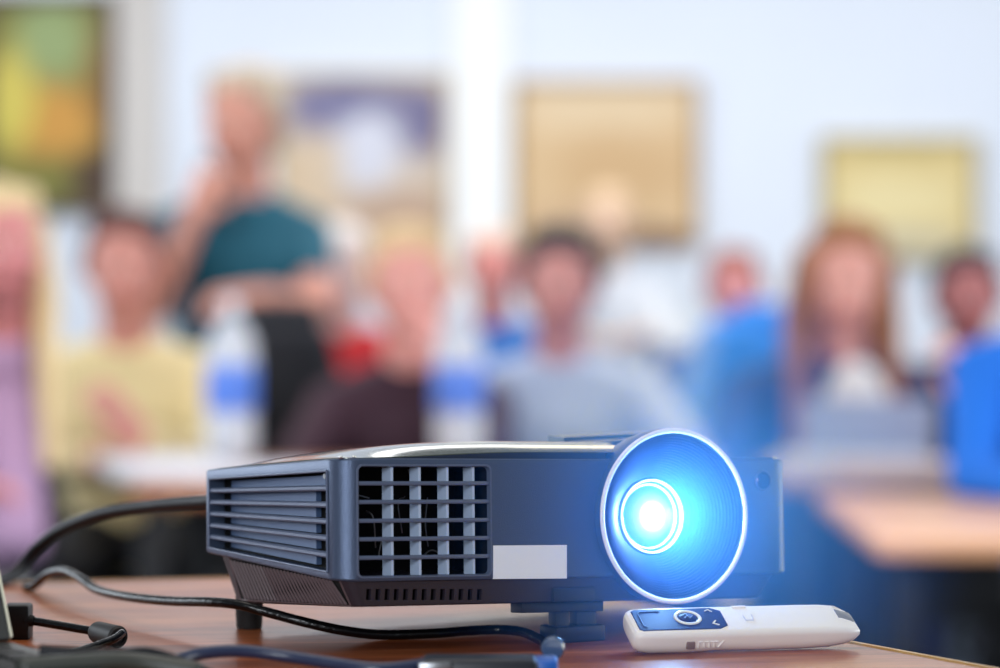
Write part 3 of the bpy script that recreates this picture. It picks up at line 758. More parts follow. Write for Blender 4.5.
# barrel plug on its lead, resting on the table beside the laptop
Yb = 1.895
dp = empty('barrel_plug', (at(108, 0, Yb).x, Yb, ZT)); tag(dp, 'black cylindrical plug on a short lead lying beside the laptop', 'plug')
rb_ = 0.0066; c0 = at(96, 0, Yb + .012); c1 = at(119, 0, Yb - .012)
loc = lambda p: Vector(p) - Vector(dp.location)
a = loc((c0.x, c0.y, ZT + rb_ + .0004)); c = loc((c1.x, c1.y, ZT + rb_ + .0002)); L = (c - a).length
b = bmesh.new(); lathe(b, [(0, -0.001), (0.0045, -0.001), (0.006, 0.001), (rb_, 0.003), (rb_, L - .0015), (rb_ - .0012, L), (0.0045, L), (0.0042, L - 0.002), (0.0026, L - 0.002), (0.0024, L + .0008), (0, L + .0008)], a, c - a, 40)
mesh_obj('plug_body', b, mat('soft_black', srgb(26, 24, 24), 0.55), dp, autosm=35)
b = bmesh.new(); tube(b, [loc(p) for p in (at(33, 621, 1.93), at(60, 625.5, 1.92), at(98, 632, Yb + .011))], 0.0026, 12, 8); mesh_obj('lead', b, M['cable'], dp, smooth=True)
b = bmesh.new(); tube(b, [tz(loc(p) + Vector(dp.location), 0.0024) - Vector(dp.location) for p in (at(122, 633, 1.872), at(114, 639, 1.86), at(98, 645, 1.845), at(78, 651, 1.83), at(50, 656, 1.80))], 0.0024, 12, 8); mesh_obj('bent_lead', b, M['cable'], dp, smooth=True)
q = at(18, 622, 1.935)
b = rbox(loc(q), (0.016, 0.018, 0.022), 0.002, 2); mesh_obj('adapter', b, M['black'], dp, autosm=30)
b = bmesh.new(); tube(b, [loc(at(24, 620, 1.93)), loc(at(34, 621, 1.93))], 0.0045, 14, 6, rfun=lambda t: 1.0 - 0.3 * t); mesh_obj('strain_relief', b, M['rubber'], dp, smooth=True)

# laptop at the left edge
lt = empty('laptop', (0, 0, 0)); tag(lt, 'dark grey open laptop cut off by the left edge, its lid edge bright', 'laptop')
hx = at(12, 0, 1.765).x; hr = Vector((hx, 1.765, ZT))
ang = math.atan2(0.105, 0.30)     # hinge line runs to the left and slightly away
lt.location = hr; lt.rotation_euler = (0, 0, R(-8))
b = rbox((-0.165, -0.115, 0.011), (0.33, 0.23, 0.016), 0.003, 3)
for v in b.verts:
    if v.co.y > -0.1 and v.co.x > -0.02: pass
mesh_obj('laptop_base', b, M['laptop'], lt, autosm=30)
b = bmesh.new()
for i in range(14):
    for j in range(5): join(b, rbox((-0.024 - i * 0.0215, -0.030 - j * 0.021, 0.0196), (0.018, 0.0175, 0.0022), 0.0006, 1))
mesh_obj('keyboard', b, M['keys'], lt)
b = rbox((-0.165, -0.19, 0.0191), (0.1, 0.055, 0.0008), 0.0003, 1); mesh_obj('touchpad', b, M['keys'], lt)
lean = Matrix.Rotation(R(-30), 3, 'X')
def lidp(bm): bmesh.ops.transform(bm, matrix=Matrix.Translation((0, -0.002, 0.017)) @ lean.to_4x4(), verts=bm.verts); return bm
sk = Matrix.Identity(4); sk[0][2] = -0.17   # the lid leans away and its edge drifts left
def lid2(bm): bm = lidp(bm); return bm
b = rbox((-0.165, 0.0, 0.110), (0.326, 0.006, 0.215), 0.0015, 2); mesh_obj('lid', lid2(b), M['laptop'], lt, autosm=30)
b = rbox((-0.165, -0.0032, 0.112), (0.306, 0.001, 0.190), 0.0003, 1); mesh_obj('screen', lid2(b), M['screen'], lt)
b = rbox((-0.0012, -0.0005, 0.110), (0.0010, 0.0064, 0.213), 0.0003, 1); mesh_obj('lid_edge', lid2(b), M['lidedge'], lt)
lt.rotation_euler = (0, 0, R(30))

# blurred near cables and the connector at the bottom edge
near = [(60, 676, 1.70), (120, 672, 1.69), (165, 664, 1.70), (200, 654, 1.72), (240, 651, 1.73), (285, 656, 1.73), (330, 663, 1.72), (380, 669, 1.71), (430, 664, 1.72)]
cable('near_cable', [tz(at(*p), 0.0035) for p in near], 0.0035, mat('blue_black_cable', srgb(44, 54, 84), 0.3), 'blurred bluish black cable along the bottom edge ending in a connector')
P = [(40, 652, 1.66), (80, 655, 1.66), (120, 656, 1.67), (150, 655, 1.68), (190, 668, 1.68), (240, 690, 1.66)]
cable('near_cable', [tz(at(*p), 0.004) for p in P], 0.004, M['cable_far'], 'black cable bunched over the laptop corner at the bottom left')
P = [(20, 668, 1.62), (70, 664, 1.64), (130, 662, 1.66), (200, 672, 1.66)]
cable('near_cable', [tz(at(*p), 0.005) for p in P], 0.005, mat('olive_cable', srgb(70, 72, 66), 0.4), 'thick greyish cable crossing the very bottom left corner')
cn = at(480, 664, 1.725); vg = empty('video_connector', (cn.x, cn.y, ZT)); tag(vg, 'black video connector with blue end and added disc for a blurred glint below the projector foot', 'connector')
b = rbox((0.0, 0, 0.0085), (0.062, 0.03, 0.014), 0.003, 3); mesh_obj('connector_body', b, mat('connector_black', srgb(28, 34, 44), 0.4), vg, autosm=30)
b = rbox((-0.024, -0.016, 0.0115), (0.018, 0.004, 0.006), 0.0015, 2); mesh_obj('connector_clip', b, M['steel'], vg, autosm=30)
b = rbox((0.0355, 0.002, 0.0085), (0.013, 0.026, 0.012), 0.002, 3); mesh_obj('blue_end', b, M['blueplug'], vg, autosm=30)
b = bmesh.new(); kn = at(553, 648, 1.76); kl = kn - Vector((cn.x, cn.y, ZT))
lathe(b, [(0, -0.004), (0.0058, -0.004), (0.0066, -0.0025), (0.0066, 0.0025), (0.0058, 0.004), (0, 0.004)], (kl.x, kl.y, max(kl.z, .0068)), (0.15, 1, 0), 32)
mesh_obj('glint_disc', b, mat('smoky_blue', srgb(60, 84, 120), 0.2, coat=0.5), vg, autosm=40)  # disc added in place of an out-of-focus specular ring
# added volume imitating flare haze at the lens, lit by the projector's own lamp
hz = bpy.data.materials.new('flare_bloom_volume'); hz.use_nodes = True; nt = hz.node_tree; nt.nodes.clear()
out = nt.nodes.new('ShaderNodeOutputMaterial'); vs = nt.nodes.new('ShaderNodeVolumeScatter')
htc = nt.nodes.new('ShaderNodeTexCoord'); hl = nt.nodes.new('ShaderNodeVectorMath'); hl.operation = 'LENGTH'
nt.links.new(htc.outputs['Object'], hl.inputs[0])
hm = nt.nodes.new('ShaderNodeMapRange'); hm.inputs[1].default_value = 0.0; hm.inputs[2].default_value = 0.18; hm.inputs[3].default_value = 1.0; hm.inputs[4].default_value = 0.0
nt.links.new(hl.outputs['Value'], hm.inputs[0])
hp_ = nt.nodes.new('ShaderNodeMath'); hp_.operation = 'POWER'; hp_.inputs[1].default_value = 2.0; nt.links.new(hm.outputs[0], hp_.inputs[0])
hx_ = nt.nodes.new('ShaderNodeMath'); hx_.operation = 'MULTIPLY'; hx_.inputs[1].default_value = 15.0; nt.links.new(hp_.outputs[0], hx_.inputs[0])
nt.links.new(hx_.outputs[0], vs.inputs['Density'])
vs.inputs['Color'].default_value = (0.06, 0.30, 1, 1)
nt.links.new(vs.outputs[0], out.inputs['Volume'])
b = bmesh.new(); bmesh.ops.create_icosphere(b, subdivisions=4, radius=0.18)
hzo = mesh_obj('added_flare_bloom', b, hz, None, smooth=True); hzo.location = RP @ Vector((LU, -0.03, LW)) + P0
tag(hzo, 'added blue volume imitating haze glowing in the air around the lit projector lens', 'bloom', kind='stuff')
#BACKGROUND
# ------------------------------------------------------------------ figures
def ball(bm, c, r, rot=None, seg=20):
    r = (r, r, r) if isinstance(r, (int, float)) else r
    mt = Matrix.Translation(c) @ (rot.to_4x4() if rot is not None else Matrix()) @ Matrix.Diagonal((*r, 1))
    nv = max(4, seg * 2 // 3); rows = []
    for i in range(1, nv):
        a = PI * i / nv; rows.append([bm.verts.new(mt @ Vector((math.sin(a) * math.cos(q), math.sin(a) * math.sin(q), math.cos(a)))) for q in [2 * PI * k / seg for k in range(seg)]])
    n_, s_ = bm.verts.new(mt @ Vector((0, 0, 1))), bm.verts.new(mt @ Vector((0, 0, -1)))
    for k in range(seg):
        j = (k + 1) % seg; bm.faces.new((n_, rows[0][k], rows[0][j])); bm.faces.new((s_, rows[-1][j], rows[-1][k]))
        for A, B in zip(rows, rows[1:]): bm.faces.new((A[k], B[k], B[j], A[j]))
def limb(bm, a, b_, ra, rb):
    a = Vector(a); b_ = Vector(b_)
    if (b_ - a).length < 1e-4: return
    ball(bm, a, ra, seg=14); ball(bm, b_, rb, seg=14); cone(bm, a, b_, ra, rb, 16)
def fuse(name, bm, m, parent, voxel=0.009, smooth_it=4, label=None):
    """melt overlapping shapes into one continuous surface"""
    o = mesh_obj(name, bm, m, parent)
    rmod = o.modifiers.new('r', 'REMESH'); rmod.mode = 'VOXEL'; rmod.voxel_size = voxel
    sm_ = o.modifiers.new('s', 'SMOOTH'); sm_.iterations = smooth_it; sm_.factor = 0.5
    me = evaluated(o); o.modifiers.clear(); old = o.data; o.data = me; bpy.data.meshes.remove(old)
    me.polygons.foreach_set('use_smooth', [True] * len(me.polygons))
    if not me.materials: me.materials.append(m)
    return o

def hand(bm, w_, tip, up, curl=0.5, side=1, s=1.0):
    """palm, four unequal fingers and a thumb; tip: pointing direction, up: back of the hand"""
    d = Vector(tip).normalized(); u = Vector(up); u = (u - d * u.dot(d)).normalized(); x = d.cross(u) * side; w_ = Vector(w_)
    for k in (-1.2, -0.4, 0.4, 1.2):
        limb(bm, w_ + x * 0.013 * k * s, w_ + d * 0.082 * s + x * 0.017 * k * s, 0.0155 * s, 0.0125 * s)
    for i, (L, k) in enumerate(((0.068, 1.35), (0.078, 0.47), (0.072, -0.42), (0.056, -1.3))):
        p = w_ + d * 0.085 * s + x * 0.0185 * k * s; a = curl * 0.35; q = p
        for seg_, fr in ((0, 0.45), (1, 0.32), (2, 0.23)):
            dd = (d * math.cos(a) - u * math.sin(a) + x * 0.05 * k).normalized(); n_ = q + dd * L * fr * s
            limb(bm, q, n_, (0.0092 - 0.0009 * seg_) * s, (0.0085 - 0.0009 * seg_) * s); q = n_; a += curl * 0.9
    p = w_ + d * 0.022 * s + x * 0.024 * s; q = p + (d * 0.7 + x * 0.75 - u * 0.25).normalized() * 0.042 * s; t = q + (d * 0.9 + x * 0.3 - u * 0.35 * curl).normalized() * 0.032 * s
    limb(bm, p, q, 0.0135 * s, 0.0105 * s); limb(bm, q, t, 0.0105 * s, 0.0085 * s)

def head_shape(bm, c, Rm, s):
    f = lambda x, y, z: Vector(c) + Rm @ (Vector((x, y, z)) * s)
    ball(bm, f(0, 0.012, 0.028), (0.076 * s, 0.094 * s, 0.088 * s), Rm)
    ball(bm, f(0, -0.018, -0.030), (0.062 * s, 0.070 * s, 0.078 * s), Rm)
    ball(bm, f(0, -0.040, -0.086), (0.034 * s, 0.034 * s, 0.026 * s), Rm)
    for sx in (-1, 1):
        ball(bm, f(sx * 0.034, -0.062, -0.020), (0.022 * s, 0.020 * s, 0.020 * s), Rm)
        ball(bm, f(sx * 0.030, -0.074, 0.022), (0.024 * s, 0.012 * s, 0.009 * s), Rm)
        ball(bm, f(sx * 0.078, 0.010, -0.006), (0.009 * s, 0.019 * s, 0.031 * s), Rm)
    limb(bm, f(0, -0.080, 0.008), f(0, -0.104, -0.030), 0.009 * s, 0.014 * s)
    for sx in (-1, 1): ball(bm, f(sx * 0.013, -0.094, -0.034), 0.009 * s)
    ball(bm, f(0, -0.084, -0.056), (0.024 * s, 0.010 * s, 0.006 * s), Rm); ball(bm, f(0, -0.081, -0.067), (0.020 * s, 0.010 * s, 0.007 * s), Rm)

SK = {}
def cmat(kind, col, rough=0.8):
    key = (kind, col)
    if key not in SK: SK[key] = mat('%s_%d' % (kind, len(SK)), srgb(*col), rough, bump=0.3 if kind == 'cloth' else 0.0, bscale=120, vary=0.12 if kind == 'cloth' else 0.05, vscale=10)
    return SK[key]

def person(label, head, Y, skin, haircol, hairstyle, topcol, legcol=(40, 46, 66), arms=None, turn=0.0, nod=0.0, tilt=0.0, stand=False, scale=1.0, sleeves='long', group=None, wide=1.0, lean=0.0):
    """head: pixel of the head's centre at depth Y; arms: {'L': (elbow, wrist, finger direction, back of hand, curl)} as offsets from the head centre in metres
    (L is at the left of the picture)"""
    hc = at(head[0], head[1], Y); root = Vector((hc.x, hc.y + 0.04, 0)); s = scale
    t = empty('person', root); tag(t, label, 'person', group)
    H = Vector((0, -0.04, hc.z)); Rm = Euler((R(nod), R(tilt), R(turn)), 'XYZ').to_matrix()
    hip_z = 0.52 if not stand else hc.z * 0.555
    neck = H + Vector((0, 0.045, -0.125 * s)); chest = Vector((lean, 0.045, hc.z - 0.33 * s)); waist = Vector((lean, 0.06, hip_z + 0.19 * s)); pel = Vector((lean, 0.06, hip_z + 0.03))
    if not stand: pel.y = 0.10; waist.y = 0.10
    sw = 0.168 * s * wide; sh = {'L': Vector((lean - sw, 0.04, hc.z - 0.255 * s)), 'R': Vector((lean + sw, 0.04, hc.z - 0.255 * s))}
    if stand: sh['L'] += Vector((0.045, -0.07, 0)); sh['R'] += Vector((-0.03, 0.07, 0))
    skm = cmat('skin', skin, 0.55)
    body = bmesh.new(); top = bmesh.new(); legs = bmesh.new()
    head_shape(body, H, Rm, s)
    limb(body, H + Vector((0, 0.02, -0.06 * s)), neck + Vector((0, 0.005, -0.04)), 0.052 * s, 0.056 * s)
    def torso(bm, g):
        ball(bm, chest, (0.150 * s * wide + g, 0.100 * s + g, 0.155 * s + g)); ball(bm, waist, (0.128 * s * wide + g, 0.092 * s + g, 0.15 * s + g)); ball(bm, (chest + waist) / 2, (0.138 * s * wide + g, 0.094 * s + g, 0.16 * s + g)); ball(bm, pel, (0.150 * s + g, 0.110 * s + g, 0.105 * s + g))
        limb(bm, sh['L'] * .88 + sh['R'] * .12, sh['R'] * .88 + sh['L'] * .12, 0.062 * s + g, 0.062 * s + g)
        limb(bm, neck + Vector((0, 0.01, -0.075)), sh['L'] + Vector((0, 0, 0.0)), 0.056 * s + g, 0.056 * s + g); limb(bm, neck + Vector((0, 0.01, -0.075)), sh['R'] + Vector((0, 0, 0.0)), 0.056 * s + g, 0.056 * s + g)
    torso(body, 0); torso(top, 0.010)
    arms = arms or {}
    for sd, sx in (('L', -1), ('R', 1)):
        a = arms.get(sd) or ((sx * 0.26, -0.06, -0.50), (sx * 0.12, -0.28, -0.40), (-sx * .8, -.4, -.1), (0, 0, 1), 0.4)
        el, wr = H + Vector(a[0]) * s, H + Vector(a[1]) * s
        limb(body, sh[sd], el, 0.049 * s, 0.038 * s); limb(body, el, wr, 0.037 * s, 0.025 * s)
        hand(body, wr, a[2], a[3], a[4], -sx, s)
        limb(top, sh[sd], el if sleeves == 'long' else sh[sd].lerp(el, 0.55), 0.062 * s, (0.050 if sleeves == 'long' else 0.055) * s)
        if sleeves == 'long': limb(top, el, el.lerp(wr, 0.92), 0.050 * s, 0.036 * s)
    foot_z = 0.045; shoes = []
    for sx in (-1, 1):
        hp = pel + Vector((sx * 0.085 * s, 0, -0.02))
        if stand: kn_ = Vector((sx * 0.09, 0.03, hip_z * 0.54)); an = Vector((sx * 0.10, 0.08, 0.09))
        else: kn_ = Vector((lean + sx * 0.12, -0.32, 0.50)); an = Vector((lean + sx * 0.13, -0.30 + 0.04, 0.09))
        for bm, g in ((body, 0), (legs, 0.010)):
            limb(bm, hp, kn_, 0.078 * s + g, 0.054 * s + g); limb(bm, kn_, an, 0.053 * s + g, 0.036 * s + g)
        limb(body, an + Vector((0, 0, -.02)), an + Vector((0, -0.12, -0.045)), 0.032, 0.026)
        shoes.append(an)
    ball(legs, pel, (0.160 * s, 0.120 * s, 0.105 * s))
    fuse('body', body, skm, t, 0.008, 3)
    fuse('top', top, cmat('cloth', topcol), t, 0.012, 6)
    fuse('trousers', legs, cmat('cloth', legcol), t, 0.014, 5)
    for an in shoes:
        b = bmesh.new(); limb(b, an + Vector((0, 0.02, -0.040)), an + Vector((0, -0.13, -0.050)), 0.044, 0.036); limb(b, an + Vector((0, 0, -0.01)), an + Vector((0, 0.01, -0.04)), 0.045, 0.045)
        for v in b.verts: v.co.z = max(v.co.z, 0.002)
        fuse('shoe', b, cmat('shoe', (26, 26, 30)), t, 0.010, 3)
    f = lambda x, y, z: H + Rm @ (Vector((x, y, z)) * s)
    for sx in (-1, 1):
        b = bmesh.new(); ball(b, f(sx * 0.031, -0.0695, 0.004), (0.0125 * s, 0.0100 * s, 0.0075 * s), Rm); e_ = mesh_obj('eye', b, cmat('eyewhite', (226, 224, 220), 0.3), t, smooth=True)
        b = bmesh.new(); ball(b, f(sx * 0.031, -0.0775, 0.004), (0.0052 * s, 0.0032 * s, 0.0052 * s), Rm); mesh_obj('iris', b, cmat('iris', (40, 30, 26), 0.2), e_, smooth=True)
        b = bmesh.new(); limb(b, f(sx * 0.018, -0.084, 0.026), f(sx * 0.046, -0.074, 0.026), 0.0036 * s, 0.0026 * s); mesh_obj('eyebrow', b, cmat('hair', haircol), t, smooth=True)
    b = bmesh.new(); limb(b, f(-0.018, -0.0915, -0.0612), f(0.018, -0.0915, -0.0612), 0.0045 * s, 0.0045 * s); ball(b, f(0, -0.093, -0.0612), (0.014 * s, 0.006 * s, 0.006 * s), Rm)
    mesh_obj('lips', b, cmat('lips', tuple(int(c * k_) for c, k_ in zip(skin, (.86, .6, .6))), 0.4), t, smooth=True)
    if hairstyle != 'bald':
        b = bmesh.new()
        ball(b, f(0, 0.030, 0.046), (0.086 * s, 0.096 * s, 0.086 * s), Rm); ball(b, f(0, 0.050, -0.010), (0.080 * s, 0.070 * s, 0.080 * s), Rm)
        for sx in (-1, 1): limb(b, f(sx * 0.074, -0.014, 0.050), f(sx * 0.080, 0.020, -0.005), 0.014 * s, 0.018 * s)
        for k_ in range(7): limb(b, f(-0.054 + k_ * 0.018, -0.030, 0.104), f(-0.063 + k_ * 0.021, -0.060 + 0.0022 * abs(k_ - 3) ** 2, 0.078), 0.015 * s, 0.009 * s)
        if hairstyle in ('long', 'mid'):
            Lh = 0.40 if hairstyle == 'long' else 0.20
            for sx in (-1, 1):
                for k_, (ox, oy) in enumerate(((0.080, 0.0), (0.086, 0.03), (0.07, 0.06), (0.04, 0.075), (0.078, -0.02))):
                    p0 = f(sx * ox, oy + 0.01, 0.04); p1 = f(sx * (ox + 0.012), oy, -0.09); p2 = H + Vector((sx * (ox + 0.03) * s, (oy if oy > 0.02 else -0.075) * s, -Lh * s))
                    limb(b, p0, p1, 0.022 * s, 0.026 * s); limb(b, p1, p2, 0.026 * s, 0.016 * s)
        if hairstyle == 'curly':
            random.seed(5)
            for k_ in range(40):
                th, ph = random.random() * 2 * PI, random.random() * PI * .5; v = Vector((math.cos(th) * math.cos(ph), math.sin(th) * math.cos(ph), math.sin(ph)))
                if v.y < -0.55 and v.z < .55: continue
                ball(b, f(v.x * .088, v.y * .098 + .02, v.z * .09 + .03), 0.022 * s, seg=8)
        fuse('hair', b, cmat('hair', haircol, 0.6), t, 0.007, 4)
    return t, H, root

def chair(x, y, rz, label, seatcol=(40, 44, 56), group='chairs the audience sits on', high=0.0):
    t = empty('chair', (x, y, 0), (0, 0, rz)); tag(t, label, 'chair', group); m = cmat('chair_fabric', seatcol); lg = legm
    mesh_obj('seat', rbox((0, 0, 0.435), (0.44, 0.43, 0.05), 0.015, 3), m, t, autosm=30)
    bk = rbox((0, 0, 0), (0.42, 0.035, 0.34 + high), 0.015, 3); bmesh.ops.transform(bk, matrix=Matrix.Translation((0, 0.24, 0.72 + high / 2)) @ Matrix.Rotation(R(-8), 4, 'X'), verts=bk.verts); mesh_obj('backrest', bk, m, t, autosm=30)
    for sx in (-1, 1):
        b = bmesh.new(); tube(b, [(sx * 0.19, -0.19, 0.0), (sx * 0.19, -0.18, 0.41)], 0.011, 10, 2); mesh_obj('leg', b, lg, t, smooth=True)
        b = bmesh.new(); tube(b, [(sx * 0.19, 0.23, 0.0), (sx * 0.19, 0.19, 0.41), (sx * 0.19, 0.215, 0.60), (sx * 0.19, 0.26 + high * .12, 0.85 + high)], 0.011, 10, 4); mesh_obj('leg', b, lg, t, smooth=True)
    return t

def bg_table(px0, px1, Y0, Y1, label, top_m, zt=0.75):
    Ym = (Y0 + Y1) / 2; x0 = at(px0, 0, Y0).x; x1 = at(px1, 0, Y0).x
    t = empty('table', ((x0 + x1) / 2, Ym, 0)); tag(t, label, 'table'); W, D = x1 - x0, Y1 - Y0
    mesh_obj('tabletop', rbox((0, 0, zt - 0.014), (W, D, 0.028), 0.004, 2), top_m, t, autosm=30)
    for sx in (-1, 1):
        for sy in (-1, 1):
            b = bmesh.new(); box(b, (sx * (W / 2 - 0.05), sy * (D / 2 - 0.05), (zt - 0.028) / 2), (0.04, 0.04, zt - 0.028)); mesh_obj('leg', b, legm, t)
    b = bmesh.new(); box(b, (0, D / 2 - 0.06, zt - 0.13), (W - 0.14, 0.018, 0.2)); mesh_obj('modesty_panel', b, legm, t)
    return t

# tables of the audience
bg_table(128, 452, 6.10, 6.90, 'brown wooden table with a water bottle and papers in front of the standing person', M['bgwood'])
bg_table(456, 706, 6.25, 6.95, 'brown wooden table in front of the black haired person in light blue', M['bgwood'])
bg_table(780, 1090, 6.35, 6.95, 'table covered with papers in front of the long haired person', mat('grey_brown_wood', srgb(150, 120, 104), 0.5))
bg_table(878, 1120, 5.0, 5.95, 'bare light wooden table nearest the camera at the right edge', mat('peach_wood', srgb(214, 160, 122), 0.4))
bg_table(590, 694, 8.0, 9.1, 'white topped table further back beside the auburn haired person', mat('white_laminate', srgb(222, 226, 236), 0.5))

# bottles
def bottle(px, Y, label):
    p = at(px, 0, Y); t = empty('water_bottle', (p.x, Y, 0.75)); tag(t, label, 'bottle', 'water bottles on the audience tables')
    pet = bpy.data.materials.get('clear_plastic')
    if not pet:
        pet = mat('clear_plastic', srgb(226, 232, 244), 0.2, trans=0.3)
    b = bmesh.new(); lathe(b, [(0, 0.004), (0.044, 0.0), (0.052, 0.008), (0.053, 0.09), (0.049, 0.098), (0.053, 0.106), (0.053, 0.22), (0.050, 0.262), (0.030, 0.300), (0.0145, 0.316), (0.0145, 0.336), (0, 0.336)], (0, 0, 0), (0, 0, 1), 40); mesh_obj('bottle_body', b, pet, t, smooth=True)
    b = bmesh.new(); lathe(b, [(0.0535, 0.118), (0.0545, 0.120), (0.0545, 0.213), (0.0535, 0.215)], (0, 0, 0), (0, 0, 1), 40); mesh_obj('bottle_label', b, mat('label_blue', srgb(84, 128, 222), 0.4), t, smooth=True)
    b = bmesh.new(); lathe(b, [(0, 0.352), (0.0155, 0.352), (0.0170, 0.349), (0.0170, 0.331), (0.0155, 0.330)], (0, 0, 0), (0, 0, 1), 32); mesh_obj('bottle_cap', b, mat('cap_white', srgb(226, 232, 244), 0.4), t, autosm=40)
bottle(231, 6.72, 'water bottle with a blue label before the person in teal')
bottle(459, 6.72, 'water bottle with a blue label before the blonde person in dark clothes')

# papers
def sheet(px, Y, rz, label, n=1, col=(236, 238, 246), sz=(0.21, 0.297), group='papers on the tables', zt=0.75):
    p = at(px, 0, Y); b = rbox((0, 0, 0.002 * n), (sz[0], sz[1], 0.004 * n), 0.0005, 1); o = mesh_obj('paper_stack', b, cmat('paper', col, 0.7)); o.location = (p.x, Y, zt + 0.0005); o.rotation_euler = (0, 0, rz)
    tag(o, label, 'paper', group); return o
sheet(160, 6.62, 0.3, 'stack of white paper at the left end of the brown table', 5)
sheet(197, 6.40, 1.3, 'white sheets just left of the bottle by the person in teal', 4)
sheet(262, 6.45, 0.2, 'white sheet just right of the bottle by the person in teal', 2)
sheet(560, 6.55, 1.4, 'sheets of paper before the black haired person', 3, (214, 222, 240))
sheet(655, 6.6, 0.1, 'thick paper stack right of the black haired person in light blue', 10, (224, 230, 242))
sheet(850, 6.6, 1.5, 'papers under the forearms of the long haired person', 8, (190, 196, 214))
sheet(905, 6.55, 1.2, 'papers by the right elbow of the long haired person', 6, (200, 180, 176))
# standing folder that hides the woman's waist
fo = empty('ring_binder', (at(868, 0, 6.72).x, 6.72, 0.7505)); tag(fo, 'grey blue document folder propped upright before the long haired person', 'folder')
b = rbox((0, 0.035, 0.07), (0.27, 0.006, 0.14), 0.002, 2, Matrix.Rotation(R(-14), 3, 'X')); mesh_obj('cover', b, cmat('folder', (150, 158, 184)), fo)
b = rbox((0, -0.030, 0.07), (0.27, 0.006, 0.14), 0.002, 2, Matrix.Rotation(R(14), 3, 'X')); mesh_obj('cover', b, cmat('folder', (150, 158, 184)), fo)
b = rbox((0, 0.002, 0.138), (0.27, 0.034, 0.006), 0.002, 2); mesh_obj('spine', b, cmat('folder', (128, 134, 160)), fo)

DK = (24, 26, 34)
# 1 person at the left edge
person('person with long blonde hair in a lilac top, cut off by the left edge', (-2, 248), 6.0, (206, 130, 130), (222, 196, 150), 'long', (186, 150, 186), DK, turn=35, wide=0.95, lean=-0.16,
       arms={'L': ((-0.25, -0.10, -0.5), (-0.05, -0.3, -0.42), (1, -.3, 0), (0, 0, 1), .4), 'R': ((0.05, -0.04, -0.54), (-0.05, -0.30, -0.52), (-.8, -.5, 0), (0, 0, 1), .4)})
# 2 yellow top
person('dark haired person in a pale yellow top with hands on the brown table', (124, 268), 7.15, (214, 146, 132), (84, 44, 40), 'short', (232, 212, 160), DK, wide=1.2, scale=1.06,
       arms={'L': ((-0.25, -0.12, -0.42), (-0.02, -0.34, -0.385), (.9, -.3, 0), (0, 0, 1), .5), 'R': ((0.20, -0.16, -0.42), (0.07, -0.34, -0.34), (-.5, -.2, .6), (0, -1, .3), .8)})
# 3 standing person with a microphone
man, Hm, rt = person('standing person in a teal shirt speaking into a hand held microphone', (243, 122), 8.15, (206, 142, 122), (176, 160, 140), 'short', (8, 84, 104), (60, 52, 50), turn=-28, stand=True, sleeves='short', wide=1.08, nod=4, scale=1.17, lean=-0.03,
       arms={'L': ((-0.175, -0.20, -0.40), (-0.085, -0.24, -0.215), (.35, 0, 1), (-.5, -.8, 0), 1.5), 'R': ((0.165, -0.06, -0.40), (0.065, -0.26, -0.375), (-1, -.2, -.1), (0, -.5, .8), .7)})
mp_ = rt + Hm + Vector((-0.058, -0.215, -0.10))
mp_ += Vector((-0.012, 0.0, -0.02))
t = empty('microphone', mp_, (R(18), R(-22), 0)); tag(t, 'black microphone held at the mouth of the standing person', 'microphone')
b = bmesh.new(); tube(b, [(0, 0, -0.17), (0, 0, -0.02)], 0.012, 16, 4, rfun=lambda q: .75 + .35 * q); mesh_obj('handle', b, M['black'], t, smooth=True)
b = bmesh.new(); ball(b, (0, 0, 0.004), (0.024, 0.024, 0.028)); mesh_obj('grille', b, M['steel'], t, smooth=True)
# 4 red top
person('pale haired person in a red top seated behind the blonde person', (340, 270), 8.8, (214, 176, 168), (206, 196, 190), 'short', (198, 34, 40), (30, 30, 40), scale=1.0, nod=14)
# 5 blonde person
person('blonde person in a dark maroon top resting a hand on the chin', (410, 286), 7.05, (224, 156, 146), (216, 184, 140), 'short', (58, 30, 46), DK, wide=0.92, tilt=-6, scale=1.1,
       arms={'L': ((-0.25, -0.14, -0.42), (-0.03, -0.34, -0.38), (.9, -.3, 0), (0, 0, 1), .5), 'R': ((0.16, -0.26, -0.37), (0.075, -0.20, -0.155), (-.45, .1, 1), (.2, -1, .2), 1.2)})
# 6 behind
person('person in a bright blue top half hidden behind the blonde and black haired people', (492, 268), 9.3, (206, 128, 120), (206, 182, 164), 'short', (44, 112, 190), DK, scale=0.95)
# 7 young man
person('black haired person in a light blue shirt sitting behind the projector', (559, 286), 7.6, (206, 142, 136), (28, 26, 36), 'curly', (186, 200, 232), DK, wide=1.15, scale=1.08,
       arms={'L': ((-0.27, -0.14, -0.41), (-0.05, -0.36, -0.385), (.9, -.2, 0), (0, 0, 1), .4), 'R': ((0.31, -0.12, -0.41), (0.12, -0.34, -0.385), (-.9, -.3, 0), (0, 0, 1), .4)})
# 8 pale person far behind
person('pale haired person in white standing by the wall under the sandy painting', (608, 222), 9.9, (214, 178, 150), (214, 184, 150), 'short', (222, 226, 234), (150, 156, 170), stand=True, scale=0.85)
# 9 auburn
person('auburn haired person in a slate blue top seated at the white topped table', (734, 290), 9.5, (206, 134, 128), (132, 70, 50), 'short', (82, 96, 146), DK, scale=0.98)
# 10 woman with long hair
person('person with long brown hair in a navy jacket leaning over papers', (846, 280), 7.25, (226, 160, 146), (150, 98, 62), 'long', (24, 38, 84), (20, 34, 76), wide=1.2, scale=1.1, tilt=4, nod=6,
       arms={'L': ((-0.28, -0.18, -0.42), (-0.06, -0.38, -0.375), (.9, -.1, 0), (0, 0, 1), .4), 'R': ((0.30, -0.20, -0.40), (0.20, -0.34, -0.24), (-.2, -.2, 1), (.6, -.6, .2), 1.0)})
